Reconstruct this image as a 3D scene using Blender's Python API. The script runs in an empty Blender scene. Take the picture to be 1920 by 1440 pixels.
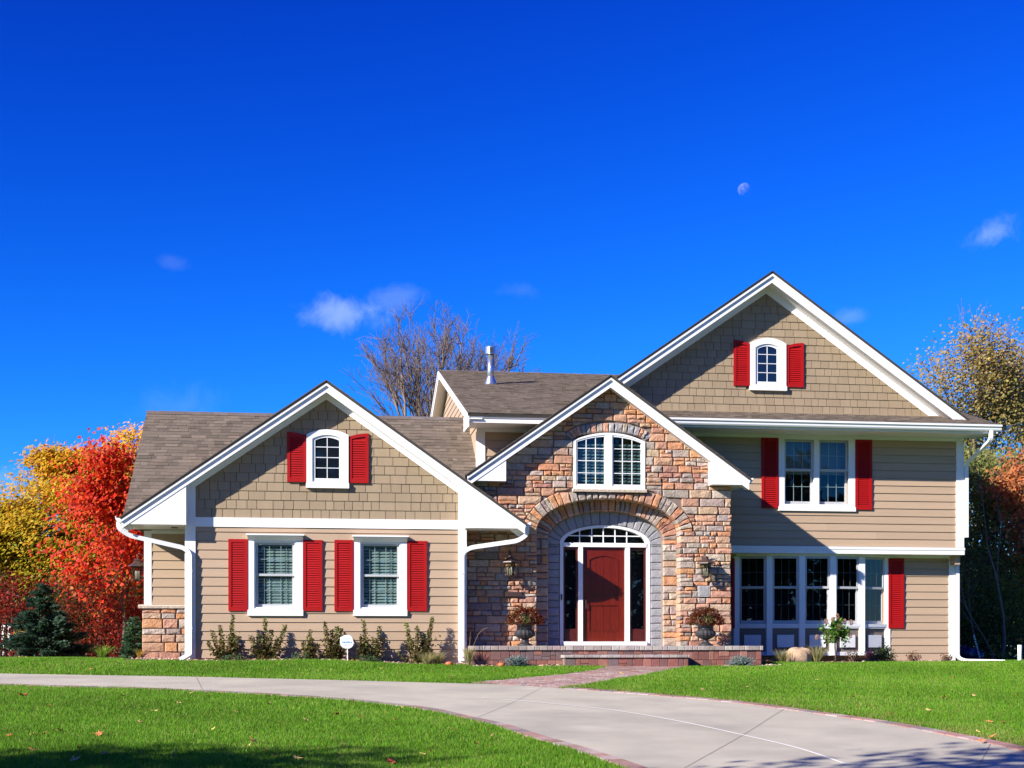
import bpy, math, random
import numpy as np
from mathutils import Vector, Matrix

random.seed(11)
rng = np.random.default_rng(11)
R = math.radians
SC = bpy.context.scene
COL = SC.collection

# ------------------------------------------------------------------ camera
# World frame: X along the house front, Y away from the street, Z up.
F, HOR = 2650.0, 1212.0             # focal length and horizon row of the survey photo (px, 1920 wide)
TH = math.atan(.136)                # the camera is turned this much off the house axis
CT, ST = math.cos(TH), math.sin(TH)
EYE = .40
cam_d = bpy.data.cameras.new('camera')
cam = bpy.data.objects.new('camera', cam_d)
COL.objects.link(cam)
cam.location = (0, 0, EYE)
cam.rotation_euler = (R(90), 0, -TH)
cam_d.sensor_width = 36
cam_d.lens = F / 1920 * 36
cam_d.shift_y = (HOR - 720) / 1920
cam_d.clip_end = 20000
SC.camera = cam
SC.render.resolution_x, SC.render.resolution_y = 1024, 768
SC.view_settings.view_transform = 'Standard'
SC.view_settings.look = 'None'
SC.view_settings.gamma = 1
SC.view_settings.exposure = 1.0

# ------------------------------------------------------------------ sun and sky
SUN_TRAVEL = Vector((1.75, 1.0, -1.05)).normalized()
SUN_DIR = -SUN_TRAVEL
SUN_EL = math.asin(SUN_DIR.z)
SUN_AZ = math.atan2(SUN_DIR.x, SUN_DIR.y)
sun_d = bpy.data.lights.new('sun', 'SUN')
sun_d.energy = 5.0
sun_d.angle = R(.53)
sun_d.color = (1.0, .93, .84)
sun = bpy.data.objects.new('sun', sun_d)
COL.objects.link(sun)
sun.rotation_euler = SUN_TRAVEL.to_track_quat('-Z', 'Y').to_euler()
sun.location = (-20, -10, 20)

world = bpy.data.worlds.new('World')
SC.world = world
world.use_nodes = True


def pixel_dir(u, v):
    d = Vector(((u - 960) / F, 1, (HOR - v) / F))
    return Vector((d.x * CT + ST, -d.x * ST + CT, d.z)).normalized()


def build_world():
    nt = world.node_tree
    N, L = nt.nodes, nt.links
    N.clear()
    out = N.new('ShaderNodeOutputWorld')
    bg = N.new('ShaderNodeBackground')
    sky = N.new('ShaderNodeTexSky')
    sky.sky_type = 'NISHITA'
    sky.sun_disc = False
    sky.sun_elevation = SUN_EL
    sky.sun_rotation = SUN_AZ
    sky.altitude = 300
    sky.air_density = SKY_AIR
    sky.dust_density = SKY_DUST
    sky.ozone_density = SKY_OZONE
    # a polarised, clear autumn sky: every channel gets its own contrast, everywhere alike
    sep = N.new('ShaderNodeSeparateColor')
    com = N.new('ShaderNodeCombineColor')
    L.new(sky.outputs[0], sep.inputs[0])
    def math_node(op, a, b=None):
        q = N.new('ShaderNodeMath'); q.operation = op
        for i, x in enumerate((a, b)):
            if x is None:
                continue
            if isinstance(x, (int, float)):
                q.inputs[i].default_value = x
            else:
                L.new(x, q.inputs[i])
        return q.outputs[0]
    sq = math_node('MULTIPLY', sep.outputs[2], sep.outputs[2])
    comp = math_node('DIVIDE', 1.0, math_node('ADD', math_node('MULTIPLY', sq, SKY_KNEE), 1.0))
    for i, (gain, k, n) in enumerate(SKY_GRADE):
        x = sep.outputs[i]
        y = math_node('MULTIPLY', x, comp)
        if k:
            kp = math_node('MULTIPLY', math_node('POWER', x, n), k)
            y = math_node('MULTIPLY', y, math_node('DIVIDE', kp, math_node('ADD', kp, 1.0)))
        L.new(math_node('MULTIPLY', y, gain), com.inputs[i])
    cur = com.outputs[0]
    tc = N.new('ShaderNodeTexCoord')
    noise = N.new('ShaderNodeTexNoise')
    noise.inputs['Scale'].default_value = 30
    noise.inputs['Detail'].default_value = 9
    noise.inputs['Roughness'].default_value = .62
    noise.inputs['Distortion'].default_value = .35
    L.new(tc.outputs['Generated'], noise.inputs['Vector'])
    # thin fair-weather clouds: centre, half length, half height (rad), tilt, opacity
    clouds = [(652, 590, .024, .013, -.12, .34), (735, 562, .026, .009, .2, .12), (322, 490, .010, .005, -.1, .05),
              (1850, 442, .018, .009, .5, .30), (1595, 592, .011, .006, .1, .12), (975, 545, .014, .006, .0, .05),
              (340, 760, .04, .016, .1, .06), (10, 895, .014, .007, .0, .16),
              (2600, 300, .03, .012, .3, .3), (-700, 500, .04, .012, .1, .3)]
    for (u, v, sa, sb, rot, op) in clouds:
        c = pixel_dir(u, v)
        r = Vector((c.y, -c.x, 0)).normalized()
        up = r.cross(c)
        ax = r * math.cos(rot) + up * math.sin(rot)
        ay = -r * math.sin(rot) + up * math.cos(rot)
        comps = []
        for axis, s in ((ax, sa), (ay, sb)):
            d = N.new('ShaderNodeVectorMath'); d.operation = 'DOT_PRODUCT'
            d.inputs[1].default_value = axis / s
            L.new(tc.outputs['Generated'], d.inputs[0])
            comps.append(d.outputs['Value'])
        f = N.new('ShaderNodeVectorMath'); f.operation = 'DOT_PRODUCT'; f.inputs[1].default_value = c
        L.new(tc.outputs['Generated'], f.inputs[0])
        v3 = N.new('ShaderNodeCombineXYZ')
        L.new(comps[0], v3.inputs[0]); L.new(comps[1], v3.inputs[1])
        ln = N.new('ShaderNodeVectorMath'); ln.operation = 'LENGTH'
        L.new(v3.outputs[0], ln.inputs[0])
        # distance pushed about by the noise so that the edge breaks up
        ad = N.new('ShaderNodeMath'); ad.operation = 'MULTIPLY_ADD'
        ad.inputs[1].default_value = 3.4
        L.new(noise.outputs[0], ad.inputs[0]); 
        sub = N.new('ShaderNodeMath'); sub.operation = 'SUBTRACT'; sub.inputs[1].default_value = 1.7
        L.new(ln.outputs['Value'], sub.inputs[0]); L.new(sub.outputs[0], ad.inputs[2])
        mr = N.new('ShaderNodeMapRange'); mr.interpolation_type = 'SMOOTHSTEP'
        mr.inputs['From Min'].default_value = 1.25; mr.inputs['From Max'].default_value = -.1
        mr.inputs['To Min'].default_value = 0; mr.inputs['To Max'].default_value = op
        L.new(ad.outputs[0], mr.inputs['Value'])
        gt = N.new('ShaderNodeMath'); gt.operation = 'GREATER_THAN'; gt.inputs[1].default_value = .2
        L.new(f.outputs['Value'], gt.inputs[0])
        mu = N.new('ShaderNodeMath'); mu.operation = 'MULTIPLY'
        L.new(mr.outputs[0], mu.inputs[0]); L.new(gt.outputs[0], mu.inputs[1])
        mx = N.new('ShaderNodeMix'); mx.data_type = 'RGBA'
        L.new(mu.outputs[0], mx.inputs[0]); L.new(cur, mx.inputs[6])
        mx.inputs[7].default_value = CLOUD_COL
        cur = mx.outputs[2]
    L.new(cur, bg.inputs[0])
    bg.inputs[1].default_value = SKY_STRENGTH
    L.new(bg.outputs[0], out.inputs[0])


SKY_AIR, SKY_DUST, SKY_OZONE, SKY_STRENGTH = 1.0, .2, 3.0, .10
SKY_KNEE = .011
SKY_GRADE = [(1.0, .0071, 2.6), (1.08, .0495, 2.2), (2.35, .122, 1.5)]   # gain, knee, steepness for R, G, B
CLOUD_COL = (3.9, 4.9, 5.8, 1)
build_world()

# ------------------------------------------------------------------ survey helpers


def xw(u, Y):
    return Y * math.tan(TH + math.atan((u - 960) / F))


def zw(u, v, Y):
    return EYE + (HOR - v) / F * (xw(u, Y) * ST + Y * CT)


def rect(u0, u1, v0, v1, Y):
    """photo rectangle on the wall plane at depth Y -> x0, x1, z0, z1"""
    um = (u0 + u1) / 2
    return xw(u0, Y), xw(u1, Y), zw(um, v1, Y), zw(um, v0, Y)


def smooth(a, b, t):
    t = min(1, max(0, (t - a) / (b - a)))
    return t * t * (3 - 2 * t)


TY = np.array([-400, -60, 0, 6, 13, 16, 19, 22.5, 26, 27.2, 28.4, 30, 60, 900.])
TZ = np.array([-2.2, -1.6, -1.22, -1.0, -.74, -.57, -.42, -.25, -.11, -.05, .02, .03, .03, .03])


def terrain(x, y):
    x = np.asarray(x, float); y = np.asarray(y, float)
    z = np.interp(y, TY, TZ)
    for dy in (-.8, .8):
        z = z + np.interp(y + dy, TY, TZ)
    z = z / 3
    w = np.clip((y - 25.2) / 3.0, 0, 1); w = w * w * (3 - 2 * w)
    t = np.clip((2.6 - x) / 3.0, 0, 1); t = t * t * (3 - 2 * t)
    z = z + .10 * w * t
    z = z + .006 * np.sin(x * 1.3 + y * .7) + .006 * np.sin(x * .6 - y * 1.1)
    return z


def tz(x, y):
    return float(terrain(x, y))


def ground_pt(u, v):
    """point of the yard seen at a photo position"""
    lo, hi = 1.5, 60.0
    prev = None
    for i in range(1200):
        Y = lo + (hi - lo) * i / 1199
        g = zw(u, v, Y) - tz(xw(u, Y), Y)
        if prev is not None and prev[1] > 0 >= g:
            t = prev[1] / (prev[1] - g)
            Y = prev[0] + t * (Y - prev[0])
            return xw(u, Y), Y
        prev = (Y, g)
    return xw(u, hi), hi


# ------------------------------------------------------------------ materials
MATS = {}


def mat(name, color, rough=.6, var=.12, scale=6., detail=4., bump=0., bscale=40., spec=.4, attr=False, objcol=False,
        stretch=(1, 1, 1), trans=0., metallic=0., speck=None, coat=0., rnd=0.):
    m = bpy.data.materials.new(name)
    m.use_nodes = True
    nt = m.node_tree
    N, L = nt.nodes, nt.links
    p = N['Principled BSDF']
    p.inputs['Roughness'].default_value = rough
    p.inputs['Specular IOR Level'].default_value = spec
    p.inputs['Metallic'].default_value = metallic
    if coat:
        p.inputs['Coat Weight'].default_value = coat
        p.inputs['Coat Roughness'].default_value = .15
    geo = N.new('ShaderNodeNewGeometry')
    mp = N.new('ShaderNodeVectorMath'); mp.operation = 'MULTIPLY'; mp.inputs[1].default_value = stretch
    L.new(geo.outputs['Position'], mp.inputs[0])
    no = N.new('ShaderNodeTexNoise')
    no.inputs['Scale'].default_value = scale
    no.inputs['Detail'].default_value = detail
    no.inputs['Roughness'].default_value = .6
    L.new(mp.outputs[0], no.inputs['Vector'])
    mr = N.new('ShaderNodeMapRange')
    mr.inputs['From Min'].default_value = .25; mr.inputs['From Max'].default_value = .75
    mr.inputs['To Min'].default_value = 1 - var; mr.inputs['To Max'].default_value = 1 + var
    L.new(no.outputs[0], mr.inputs['Value'])
    val = mr.outputs[0]
    if rnd:
        oi0 = N.new('ShaderNodeObjectInfo')
        mr2 = N.new('ShaderNodeMapRange')
        mr2.inputs['To Min'].default_value = 1 - rnd; mr2.inputs['To Max'].default_value = 1 + rnd
        L.new(oi0.outputs['Random'], mr2.inputs['Value'])
        mm = N.new('ShaderNodeMath'); mm.operation = 'MULTIPLY'
        L.new(val, mm.inputs[0]); L.new(mr2.outputs[0], mm.inputs[1])
        val = mm.outputs[0]
    mul = N.new('ShaderNodeMix'); mul.data_type = 'RGBA'; mul.blend_type = 'MULTIPLY'
    mul.inputs[0].default_value = 1
    L.new(val, mul.inputs[7])
    if objcol:
        oi = N.new('ShaderNodeObjectInfo'); L.new(oi.outputs['Color'], mul.inputs[6])
    elif attr:
        at = N.new('ShaderNodeAttribute'); at.attribute_name = 'col'; L.new(at.outputs['Color'], mul.inputs[6])
    else:
        mul.inputs[6].default_value = (*color, 1)
    cout = mul.outputs[2]
    if speck:
        sc, colr, lo, hi = speck
        n2 = N.new('ShaderNodeTexNoise'); n2.inputs['Scale'].default_value = sc; n2.inputs['Detail'].default_value = 5
        L.new(mp.outputs[0], n2.inputs['Vector'])
        m2 = N.new('ShaderNodeMapRange'); m2.inputs['From Min'].default_value = lo; m2.inputs['From Max'].default_value = hi
        L.new(n2.outputs[0], m2.inputs['Value'])
        mx = N.new('ShaderNodeMix'); mx.data_type = 'RGBA'
        L.new(m2.outputs[0], mx.inputs[0]); L.new(cout, mx.inputs[6]); mx.inputs[7].default_value = (*colr, 1)
        cout = mx.outputs[2]
    L.new(cout, p.inputs['Base Color'])
    if bump:
        nb = N.new('ShaderNodeTexNoise'); nb.inputs['Scale'].default_value = bscale; nb.inputs['Detail'].default_value = 5
        L.new(mp.outputs[0], nb.inputs['Vector'])
        bp = N.new('ShaderNodeBump'); bp.inputs['Strength'].default_value = min(1, bump); bp.inputs['Distance'].default_value = .02
        L.new(nb.outputs[0], bp.inputs['Height']); L.new(bp.outputs[0], p.inputs['Normal'])
    if trans:
        tr = N.new('ShaderNodeBsdfTranslucent'); L.new(cout, tr.inputs['Color'])
        ms = N.new('ShaderNodeMixShader'); ms.inputs[0].default_value = trans
        L.new(p.outputs[0], ms.inputs[1]); L.new(tr.outputs[0], ms.inputs[2])
        L.new(ms.outputs[0], N['Material Output'].inputs[0])
    MATS[name] = m
    return m


def glass_mat(name, tint, refl, rough=.01):
    m = bpy.data.materials.new(name); m.use_nodes = True
    nt = m.node_tree; N, L = nt.nodes, nt.links
    N.remove(N['Principled BSDF'])
    tr = N.new('ShaderNodeBsdfTransparent'); tr.inputs[0].default_value = (*tint, 1)
    gl = N.new('ShaderNodeBsdfGlossy'); gl.inputs['Roughness'].default_value = rough
    gl.inputs[0].default_value = (1, 1, 1, 1)
    # thin pane: Schlick reflectance from either side
    geo = N.new('ShaderNodeNewGeometry')
    dt = N.new('ShaderNodeVectorMath'); dt.operation = 'DOT_PRODUCT'
    L.new(geo.outputs['Incoming'], dt.inputs[0]); L.new(geo.outputs['Normal'], dt.inputs[1])
    last = dt.outputs['Value']
    for op, v in (('ABSOLUTE', None), ('SUBTRACT', None), ('POWER', 5.0), ('MULTIPLY_ADD', .96), ('MULTIPLY', refl)):
        mu = N.new('ShaderNodeMath'); mu.operation = op
        if op == 'SUBTRACT':
            mu.inputs[0].default_value = 1.0; L.new(last, mu.inputs[1])
        else:
            L.new(last, mu.inputs[0])
            if v is not None:
                mu.inputs[1].default_value = v
            if op == 'MULTIPLY_ADD':
                mu.inputs[2].default_value = .04
        last = mu.outputs[0]
    mu.use_clamp = True
    ms = N.new('ShaderNodeMixShader')
    L.new(mu.outputs[0], ms.inputs[0]); L.new(tr.outputs[0], ms.inputs[1]); L.new(gl.outputs[0], ms.inputs[2])
    L.new(ms.outputs[0], N['Material Output'].inputs[0])
    MATS[name] = m
    return m


WHITE = mat('white_paint', (.80, .80, .79), .45, .03, 3, stretch=(2.2, 2.2, .5), speck=(3, (.66, .645, .60), .58, .95))
TRIMW = mat('white_metal', (.80, .81, .81), .35, .03, 3)
SASH = mat('sash_grey', (.46, .47, .48), .45, .04, 3)
SIDING = mat('tan_siding', (.41, .295, .198), .7, .05, 3, rnd=.05, bump=.25, bscale=25, stretch=(.25, 1, 4))
SHINGLEW = mat('olive_wall_shingle', (.30, .226, .142), .75, .06, 4, rnd=.07, bump=.3, bscale=60, stretch=(3, 1, .4))
PANELT = mat('taupe_panel', (.20, .16, .125), .7, .05, 3)
RED = mat('shutter_red', (.335, .005, .005), .55, .10, 3, spec=.25, rnd=.07, stretch=(1, 1, .6))
STONE = mat('cut_stone', (.5, .3, .2), .9, .30, 11, 7, bump=.9, bscale=24, objcol=True, speck=(5, (.42, .34, .28), .60, .86))
LAPGAP = mat('lap_gap', (.06, .045, .03), .9)
MORTAR = mat('mortar', (.21, .16, .13), .95, .15, 12)
STONEA = mat('cut_stone_small', (.5, .3, .2), .9, .30, 11, 7, bump=.9, bscale=24, attr=True, speck=(5, (.42, .34, .28), .60, .86))
GREYST = mat('grey_stone', (.235, .23, .24), .9, .14, 9, 6, bump=.5, bscale=22, objcol=True)
SILLST = mat('sill_stone', (.55, .45, .36), .85, .14, 14, bump=.8, bscale=22)
ROOFM = mat('roof_shingle', (.13, .105, .09), .9, .22, 30, 5, attr=True, bump=.5, bscale=120)
ROOFU = mat('roof_underlay', (.05, .045, .04), .9)
DOORW = mat('mahogany', (.125, .010, .0035), .28, .35, 6, 6, stretch=(9, 9, .8), spec=.5, coat=.7)
DOORD = mat('mahogany_dark', (.07, .008, .005), .4, .2, 6, stretch=(8, 8, .8), spec=.5, coat=.3)
BLACKM = mat('bronze_metal', (.055, .032, .026), .45, .2, 20, spec=.5)
URN = mat('urn_iron', (.03, .03, .034), .55, .2, 15)
GALV = mat('galvanised', (.55, .60, .64), .28, .1, 6, metallic=.85)
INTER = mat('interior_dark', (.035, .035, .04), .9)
BLIND = mat('blind_white', (.34, .40, .37), .6, .03)
LOUV = mat('teal_louvre', (.13, .19, .185), .6, .03)
CURTAIN = mat('curtain_cloth', (.30, .34, .36), .9, .1, 6, stretch=(14, 1, .4))
BULB = mat('candle_white', (.8, .76, .62), .4)
CONC = mat('driveway_concrete', (.445, .405, .315), .85, .14, 1.1, 8, bump=.25, bscale=70, speck=(.9, (.30, .275, .225), .46, .85))
JOINT = mat('joint_white', (.80, .78, .74), .8, .06)
JOINTD = mat('joint_dark', (.33, .30, .25), .9)
PAVER = mat('paver_brick', (.3, .2, .17), .9, .20, 14, 5, bump=.4, bscale=60, objcol=True)
PAVERA = mat('paver_field', (.3, .2, .17), .9, .20, 14, 5, bump=.4, bscale=60, attr=True)
SOIL = mat('soil', (.075, .05, .035), .95, .3, 8, bump=.6, bscale=20)
GROUND = mat('lawn_soil', (.06, .12, .014), .95, .35, 2.2, 8, bump=.6, bscale=60)
GRASS = mat('grass_blade', (.1, .2, .02), .55, .0, 2, attr=True, trans=.45, spec=.2)
LEAF = mat('leaf', (.1, .2, .02), .55, .0, 2, attr=True, trans=.48, spec=.25)
BARK = mat('bark', (.12, .085, .065), .9, .3, 14, bump=.6, bscale=30, stretch=(1, 1, .3))
BARKP = mat('bark_pale', (.21, .155, .12), .9, .3, 14, bump=.6, bscale=30, stretch=(1, 1, .3))
PEBBLE = mat('river_rock', (.4, .3, .25), .8, .2, 20, attr=True)
ROCK = mat('boulder', (.42, .29, .19), .9, .25, 6, 7, bump=1., bscale=9)
PANE = glass_mat('window_glass', (.62, .72, .72), 1.35)
PANED = glass_mat('lantern_glass', (.62, .64, .6), .35)
SIGNW = mat('sign_white', (.78, .82, .86), .4, .02)
SIGNB = mat('sign_blue', (.05, .25, .45), .5, .05)
SIGNG = mat('sign_grey_print', (.45, .52, .58), .5, .05)
BLUEBAG = mat('blue_bin_bag', (.012, .02, .06), .3, .3, 10)
PINK = mat('pink_petal', (.75, .25, .33), .6, .1)


def moon_mat():
    m = bpy.data.materials.new('moon_dust'); m.use_nodes = True
    nt = m.node_tree; N, L = nt.nodes, nt.links
    N.remove(N['Principled BSDF'])
    tr = N.new('ShaderNodeBsdfTransparent')
    df = N.new('ShaderNodeBsdfDiffuse')
    tc = N.new('ShaderNodeTexCoord'); no = N.new('ShaderNodeTexNoise'); no.inputs['Scale'].default_value = .06
    L.new(tc.outputs['Object'], no.inputs['Vector'])
    cr = N.new('ShaderNodeMapRange'); cr.inputs['To Min'].default_value = .025; cr.inputs['To Max'].default_value = .075
    cr.inputs['From Min'].default_value = .35; cr.inputs['From Max'].default_value = .65
    L.new(no.outputs[0], cr.inputs['Value']); L.new(cr.outputs[0], df.inputs[0])
    ad = N.new('ShaderNodeAddShader')
    L.new(tr.outputs[0], ad.inputs[0]); L.new(df.outputs[0], ad.inputs[1])
    L.new(ad.outputs[0], N['Material Output'].inputs[0])
    MATS['moon'] = m
    return m


# ------------------------------------------------------------------ mesh helpers
class MB:
    def __init__(s):
        s.v, s.f, s.c = [], [], []

    def add(s, vs, fs, col=None):
        o = len(s.v)
        s.v.extend([tuple(p) for p in vs])
        s.f.extend([tuple(i + o for i in f) for f in fs])
        if col is not None:
            s.c.extend([col] * len(fs))
        return s

    def box(s, x0, x1, y0, y1, z0, z1, col=None):
        return s.add([(x0, y0, z0), (x1, y0, z0), (x1, y1, z0), (x0, y1, z0), (x0, y0, z1), (x1, y0, z1), (x1, y1, z1), (x0, y1, z1)],
                     [(0, 3, 2, 1), (4, 5, 6, 7), (0, 1, 5, 4), (1, 2, 6, 5), (2, 3, 7, 6), (3, 0, 4, 7)], col)

    def prism(s, poly, y0, y1, col=None):
        """polygon in x, z pushed from y0 (front) to y1"""
        n = len(poly)
        vs = [(x, y0, z) for x, z in poly] + [(x, y1, z) for x, z in poly]
        fs = [tuple(range(n)), tuple(range(2 * n - 1, n - 1, -1))]
        fs += [(i, i + n, (i + 1) % n + n, (i + 1) % n) for i in range(n)]
        return s.add(vs, fs, col)

    def prism_x(s, poly, x0, x1, col=None):
        """polygon in y, z pushed along x"""
        n = len(poly)
        vs = [(x0, y, z) for y, z in poly] + [(x1, y, z) for y, z in poly]
        fs = [tuple(range(n)), tuple(range(2 * n - 1, n - 1, -1))]
        fs += [(i, i + n, (i + 1) % n + n, (i + 1) % n) for i in range(n)]
        return s.add(vs, fs, col)

    def prism_z(s, poly, z0, z1, col=None):
        n = len(poly)
        vs = [(x, y, z0) for x, y in poly] + [(x, y, z1) for x, y in poly]
        fs = [tuple(range(n)), tuple(range(2 * n - 1, n - 1, -1))]
        fs += [(i, i + n, (i + 1) % n + n, (i + 1) % n) for i in range(n)]
        return s.add(vs, fs, col)

    def beam(s, a, b, w, h, up=(0, 0, 1), col=None):
        a, b = Vector(a), Vector(b)
        d = (b - a).normalized(); r = d.cross(Vector(up)).normalized(); u = r.cross(d)
        vs = []
        for p in (a, b):
            for i, j in ((-1, -1), (1, -1), (1, 1), (-1, 1)):
                vs.append(p + r * (i * w / 2) + u * (j * h / 2))
        return s.add(vs, [(0, 1, 2, 3), (7, 6, 5, 4), (0, 4, 5, 1), (1, 5, 6, 2), (2, 6, 7, 3), (3, 7, 4, 0)], col)

    def tube(s, pts, rad, n=6, col=None, cap=True, sq=None):
        pts = [Vector(p) for p in pts]
        if not hasattr(rad, '__len__'):
            rad = [rad] * len(pts)
        o = []
        ref = None
        for i, p in enumerate(pts):
            d = (pts[min(i + 1, len(pts) - 1)] - pts[max(i - 1, 0)]).normalized()
            if ref is None:
                ref = Vector((0, 1, 0)) if abs(d.y) < .8 else Vector((1, 0, 0))
            r = d.cross(ref).normalized(); u = r.cross(d).normalized(); ref = u
            if sq:
                for a, b in ((-1, -1), (1, -1), (1, 1), (-1, 1)):
                    o.append(p + r * (a * sq[0] / 2) + u * (b * sq[1] / 2))
            else:
                for k in range(n):
                    a = 2 * math.pi * k / n
                    o.append(p + (r * math.cos(a) + u * math.sin(a)) * rad[i])
        n = 4 if sq else n
        fs = []
        for i in range(len(pts) - 1):
            for k in range(n):
                fs.append((i * n + k, i * n + (k + 1) % n, (i + 1) * n + (k + 1) % n, (i + 1) * n + k))
        if cap:
            fs.append(tuple(range(n - 1, -1, -1))); fs.append(tuple(range((len(pts) - 1) * n, len(pts) * n)))
        return s.add(o, fs, col)

    def lathe(s, prof, c=(0, 0, 0), n=20, flute=0, col=None):
        vs = []
        for r, z in prof:
            for k in range(n):
                a = 2 * math.pi * k / n
                rr = r * (1 + (flute if k % 2 else -flute))
                vs.append((c[0] + rr * math.cos(a), c[1] + rr * math.sin(a), c[2] + z))
        fs = []
        for i in range(len(prof) - 1):
            for k in range(n):
                fs.append((i * n + k, i * n + (k + 1) % n, (i + 1) * n + (k + 1) % n, (i + 1) * n + k))
        fs.append(tuple(range(n - 1, -1, -1))); fs.append(tuple(range((len(prof) - 1) * n, len(prof) * n)))
        return s.add(vs, fs, col)

    def build(s, name, m, parent=None, smooth=False, color=None, kind=None, label=None):
        me = bpy.data.meshes.new(name)
        me.from_pydata(s.v, [], s.f)
        if s.c and len(s.c) == len(s.f):
            a = me.attributes.new('col', 'FLOAT_COLOR', 'FACE')
            a.data.foreach_set('color', np.array([(*c, 1) for c in s.c], np.float32).ravel())
        if smooth:
            me.polygons.foreach_set('use_smooth', [True] * len(me.polygons))
        me.materials.append(m)
        return link(name, me, parent, color, kind, label)


def link(name, me, parent=None, color=None, kind=None, label=None):
    o = bpy.data.objects.new(name, me)
    COL.objects.link(o)
    if parent is not None:
        o.parent = parent
        if parent.get('world_parts'):
            o.matrix_parent_inverse = Matrix.Translation(-parent.location)
    if color is not None:
        o.color = (*color, 1)
    if kind:
        o['kind'] = kind
    if label:
        o['label'] = label
    return o


def thing(name, label, cat, loc=(0, 0, 0), rz=0, group=None, world_parts=False):
    o = bpy.data.objects.new(name, None)
    COL.objects.link(o)
    o.empty_display_size = .3
    o.location = loc
    o.rotation_euler = (0, 0, rz)
    o['label'] = label; o['category'] = cat
    if group:
        o['group'] = group
    if world_parts:
        o['world_parts'] = 1
    return o


def tag(o, label, cat, group=None):
    o['label'] = label; o['category'] = cat
    if group:
        o['group'] = group
    return o


def copy_tree(o, parent=None):
    c = o.copy(); COL.objects.link(c); c.parent = parent
    for ch in o.children:
        copy_tree(ch, c)
    return c


def np_mesh(name, verts, faces, m, cols=None, parent=None, kind=None, smooth=False):
    """verts (n,3), faces (k,3|4) numpy; cols per face (k,3)"""
    me = bpy.data.meshes.new(name)
    n, k, w = len(verts), len(faces), faces.shape[1]
    me.vertices.add(n); me.vertices.foreach_set('co', np.asarray(verts, np.float32).ravel())
    me.loops.add(k * w); me.loops.foreach_set('vertex_index', np.asarray(faces, np.int32).ravel())
    me.polygons.add(k)
    me.polygons.foreach_set('loop_start', np.arange(0, k * w, w, dtype=np.int32))
    me.polygons.foreach_set('loop_total', np.full(k, w, dtype=np.int32))
    if smooth:
        me.polygons.foreach_set('use_smooth', np.ones(k, dtype=bool))
    if cols is not None:
        a = me.attributes.new('col', 'FLOAT_COLOR', 'FACE')
        a.data.foreach_set('color', np.concatenate([cols, np.ones((k, 1))], 1).astype(np.float32).ravel())
    me.update(calc_edges=True)
    me.materials.append(m)
    return link(name, me, parent, None, kind)


def clip(poly, nx, nz, d):
    """keep the part of a convex x,z polygon where nx*x + nz*z <= d"""
    out = []
    for i, a in enumerate(poly):
        b = poly[(i + 1) % len(poly)]
        fa, fb = nx * a[0] + nz * a[1] - d, nx * b[0] + nz * b[1] - d
        if fa <= 0:
            out.append(a)
        if (fa < 0 < fb) or (fb < 0 < fa):
            t = fa / (fa - fb)
            out.append((a[0] + t * (b[0] - a[0]), a[1] + t * (b[1] - a[1])))
    return out


def area(poly):
    return .5 * sum(poly[i][0] * poly[(i + 1) % len(poly)][1] - poly[(i + 1) % len(poly)][0] * poly[i][1] for i in range(len(poly)))


def centroid(poly):
    return sum(p[0] for p in poly) / len(poly), sum(p[1] for p in poly) / len(poly)


def jit(c, k):
    s = 1 + random.uniform(-k, k)
    return tuple(max(0, x * s * (1 + random.uniform(-k, k) * .35)) for x in c)

# ================================================================== the setting
def in_poly(px, py, poly):
    px = np.asarray(px); py = np.asarray(py)
    r = np.zeros(px.shape, bool)
    n = len(poly)
    for i in range(n):
        x0, y0 = poly[i]; x1, y1 = poly[(i + 1) % n]
        c = ((y0 > py) != (y1 > py)) & (px < (x1 - x0) * (py - y0) / ((y1 - y0) if y1 != y0 else 1e-9) + x0)
        r ^= c
    return r


def axis_line(fine0, fine1, step, far):
    a = list(np.arange(fine0, fine1 + 1e-6, step))
    g, d = fine0, step
    left = []
    while g > -far:
        d *= 1.5; g -= d; left.append(g)
    g, d = fine1, step
    right = []
    while g < far:
        d *= 1.5; g += d; right.append(g)
    return np.array(left[::-1] + a + right)


gx, gy = axis_line(-9, 19, .35, 1500), axis_line(8, 33, .25, 1500)
GX, GY = np.meshgrid(gx, gy)
GZ = terrain(GX, GY)
nx_, ny_ = len(gx), len(gy)
gv = np.stack([GX.ravel(), GY.ravel(), GZ.ravel()], 1)
ii = (np.arange(ny_ - 1)[:, None] * nx_ + np.arange(nx_ - 1)[None, :]).ravel()
gf = np.stack([ii, ii + 1, ii + nx_ + 1, ii + nx_], 1)
np_mesh('ground', gv, gf, GROUND, kind='structure', smooth=True)


def spline(pts, n=8):
    """Catmull-Rom through points"""
    P = [np.array(p, float) for p in pts]
    P = [2 * P[0] - P[1]] + P + [2 * P[-1] - P[-2]]
    out = []
    for i in range(1, len(P) - 2):
        for k in range(n):
            t = k / n
            a, b, c, d = P[i - 1], P[i], P[i + 1], P[i + 2]
            out.append(.5 * ((2 * b) + (-a + c) * t + (2 * a - 5 * b + 4 * c - d) * t * t + (-a + 3 * b - 3 * c + d) * t ** 3))
    out.append(P[-2])
    return [tuple(p) for p in out]


def resample(pts, step):
    pts = [np.array(p) for p in pts]
    L = [0]
    for a, b in zip(pts, pts[1:]):
        L.append(L[-1] + float(np.linalg.norm(b - a)))
    n = max(2, int(L[-1] / step) + 1)
    xs = np.linspace(0, L[-1], n)
    arr = np.array(pts)
    return [(float(np.interp(s, L, arr[:, 0])), float(np.interp(s, L, arr[:, 1]))) for s in xs]


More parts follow.
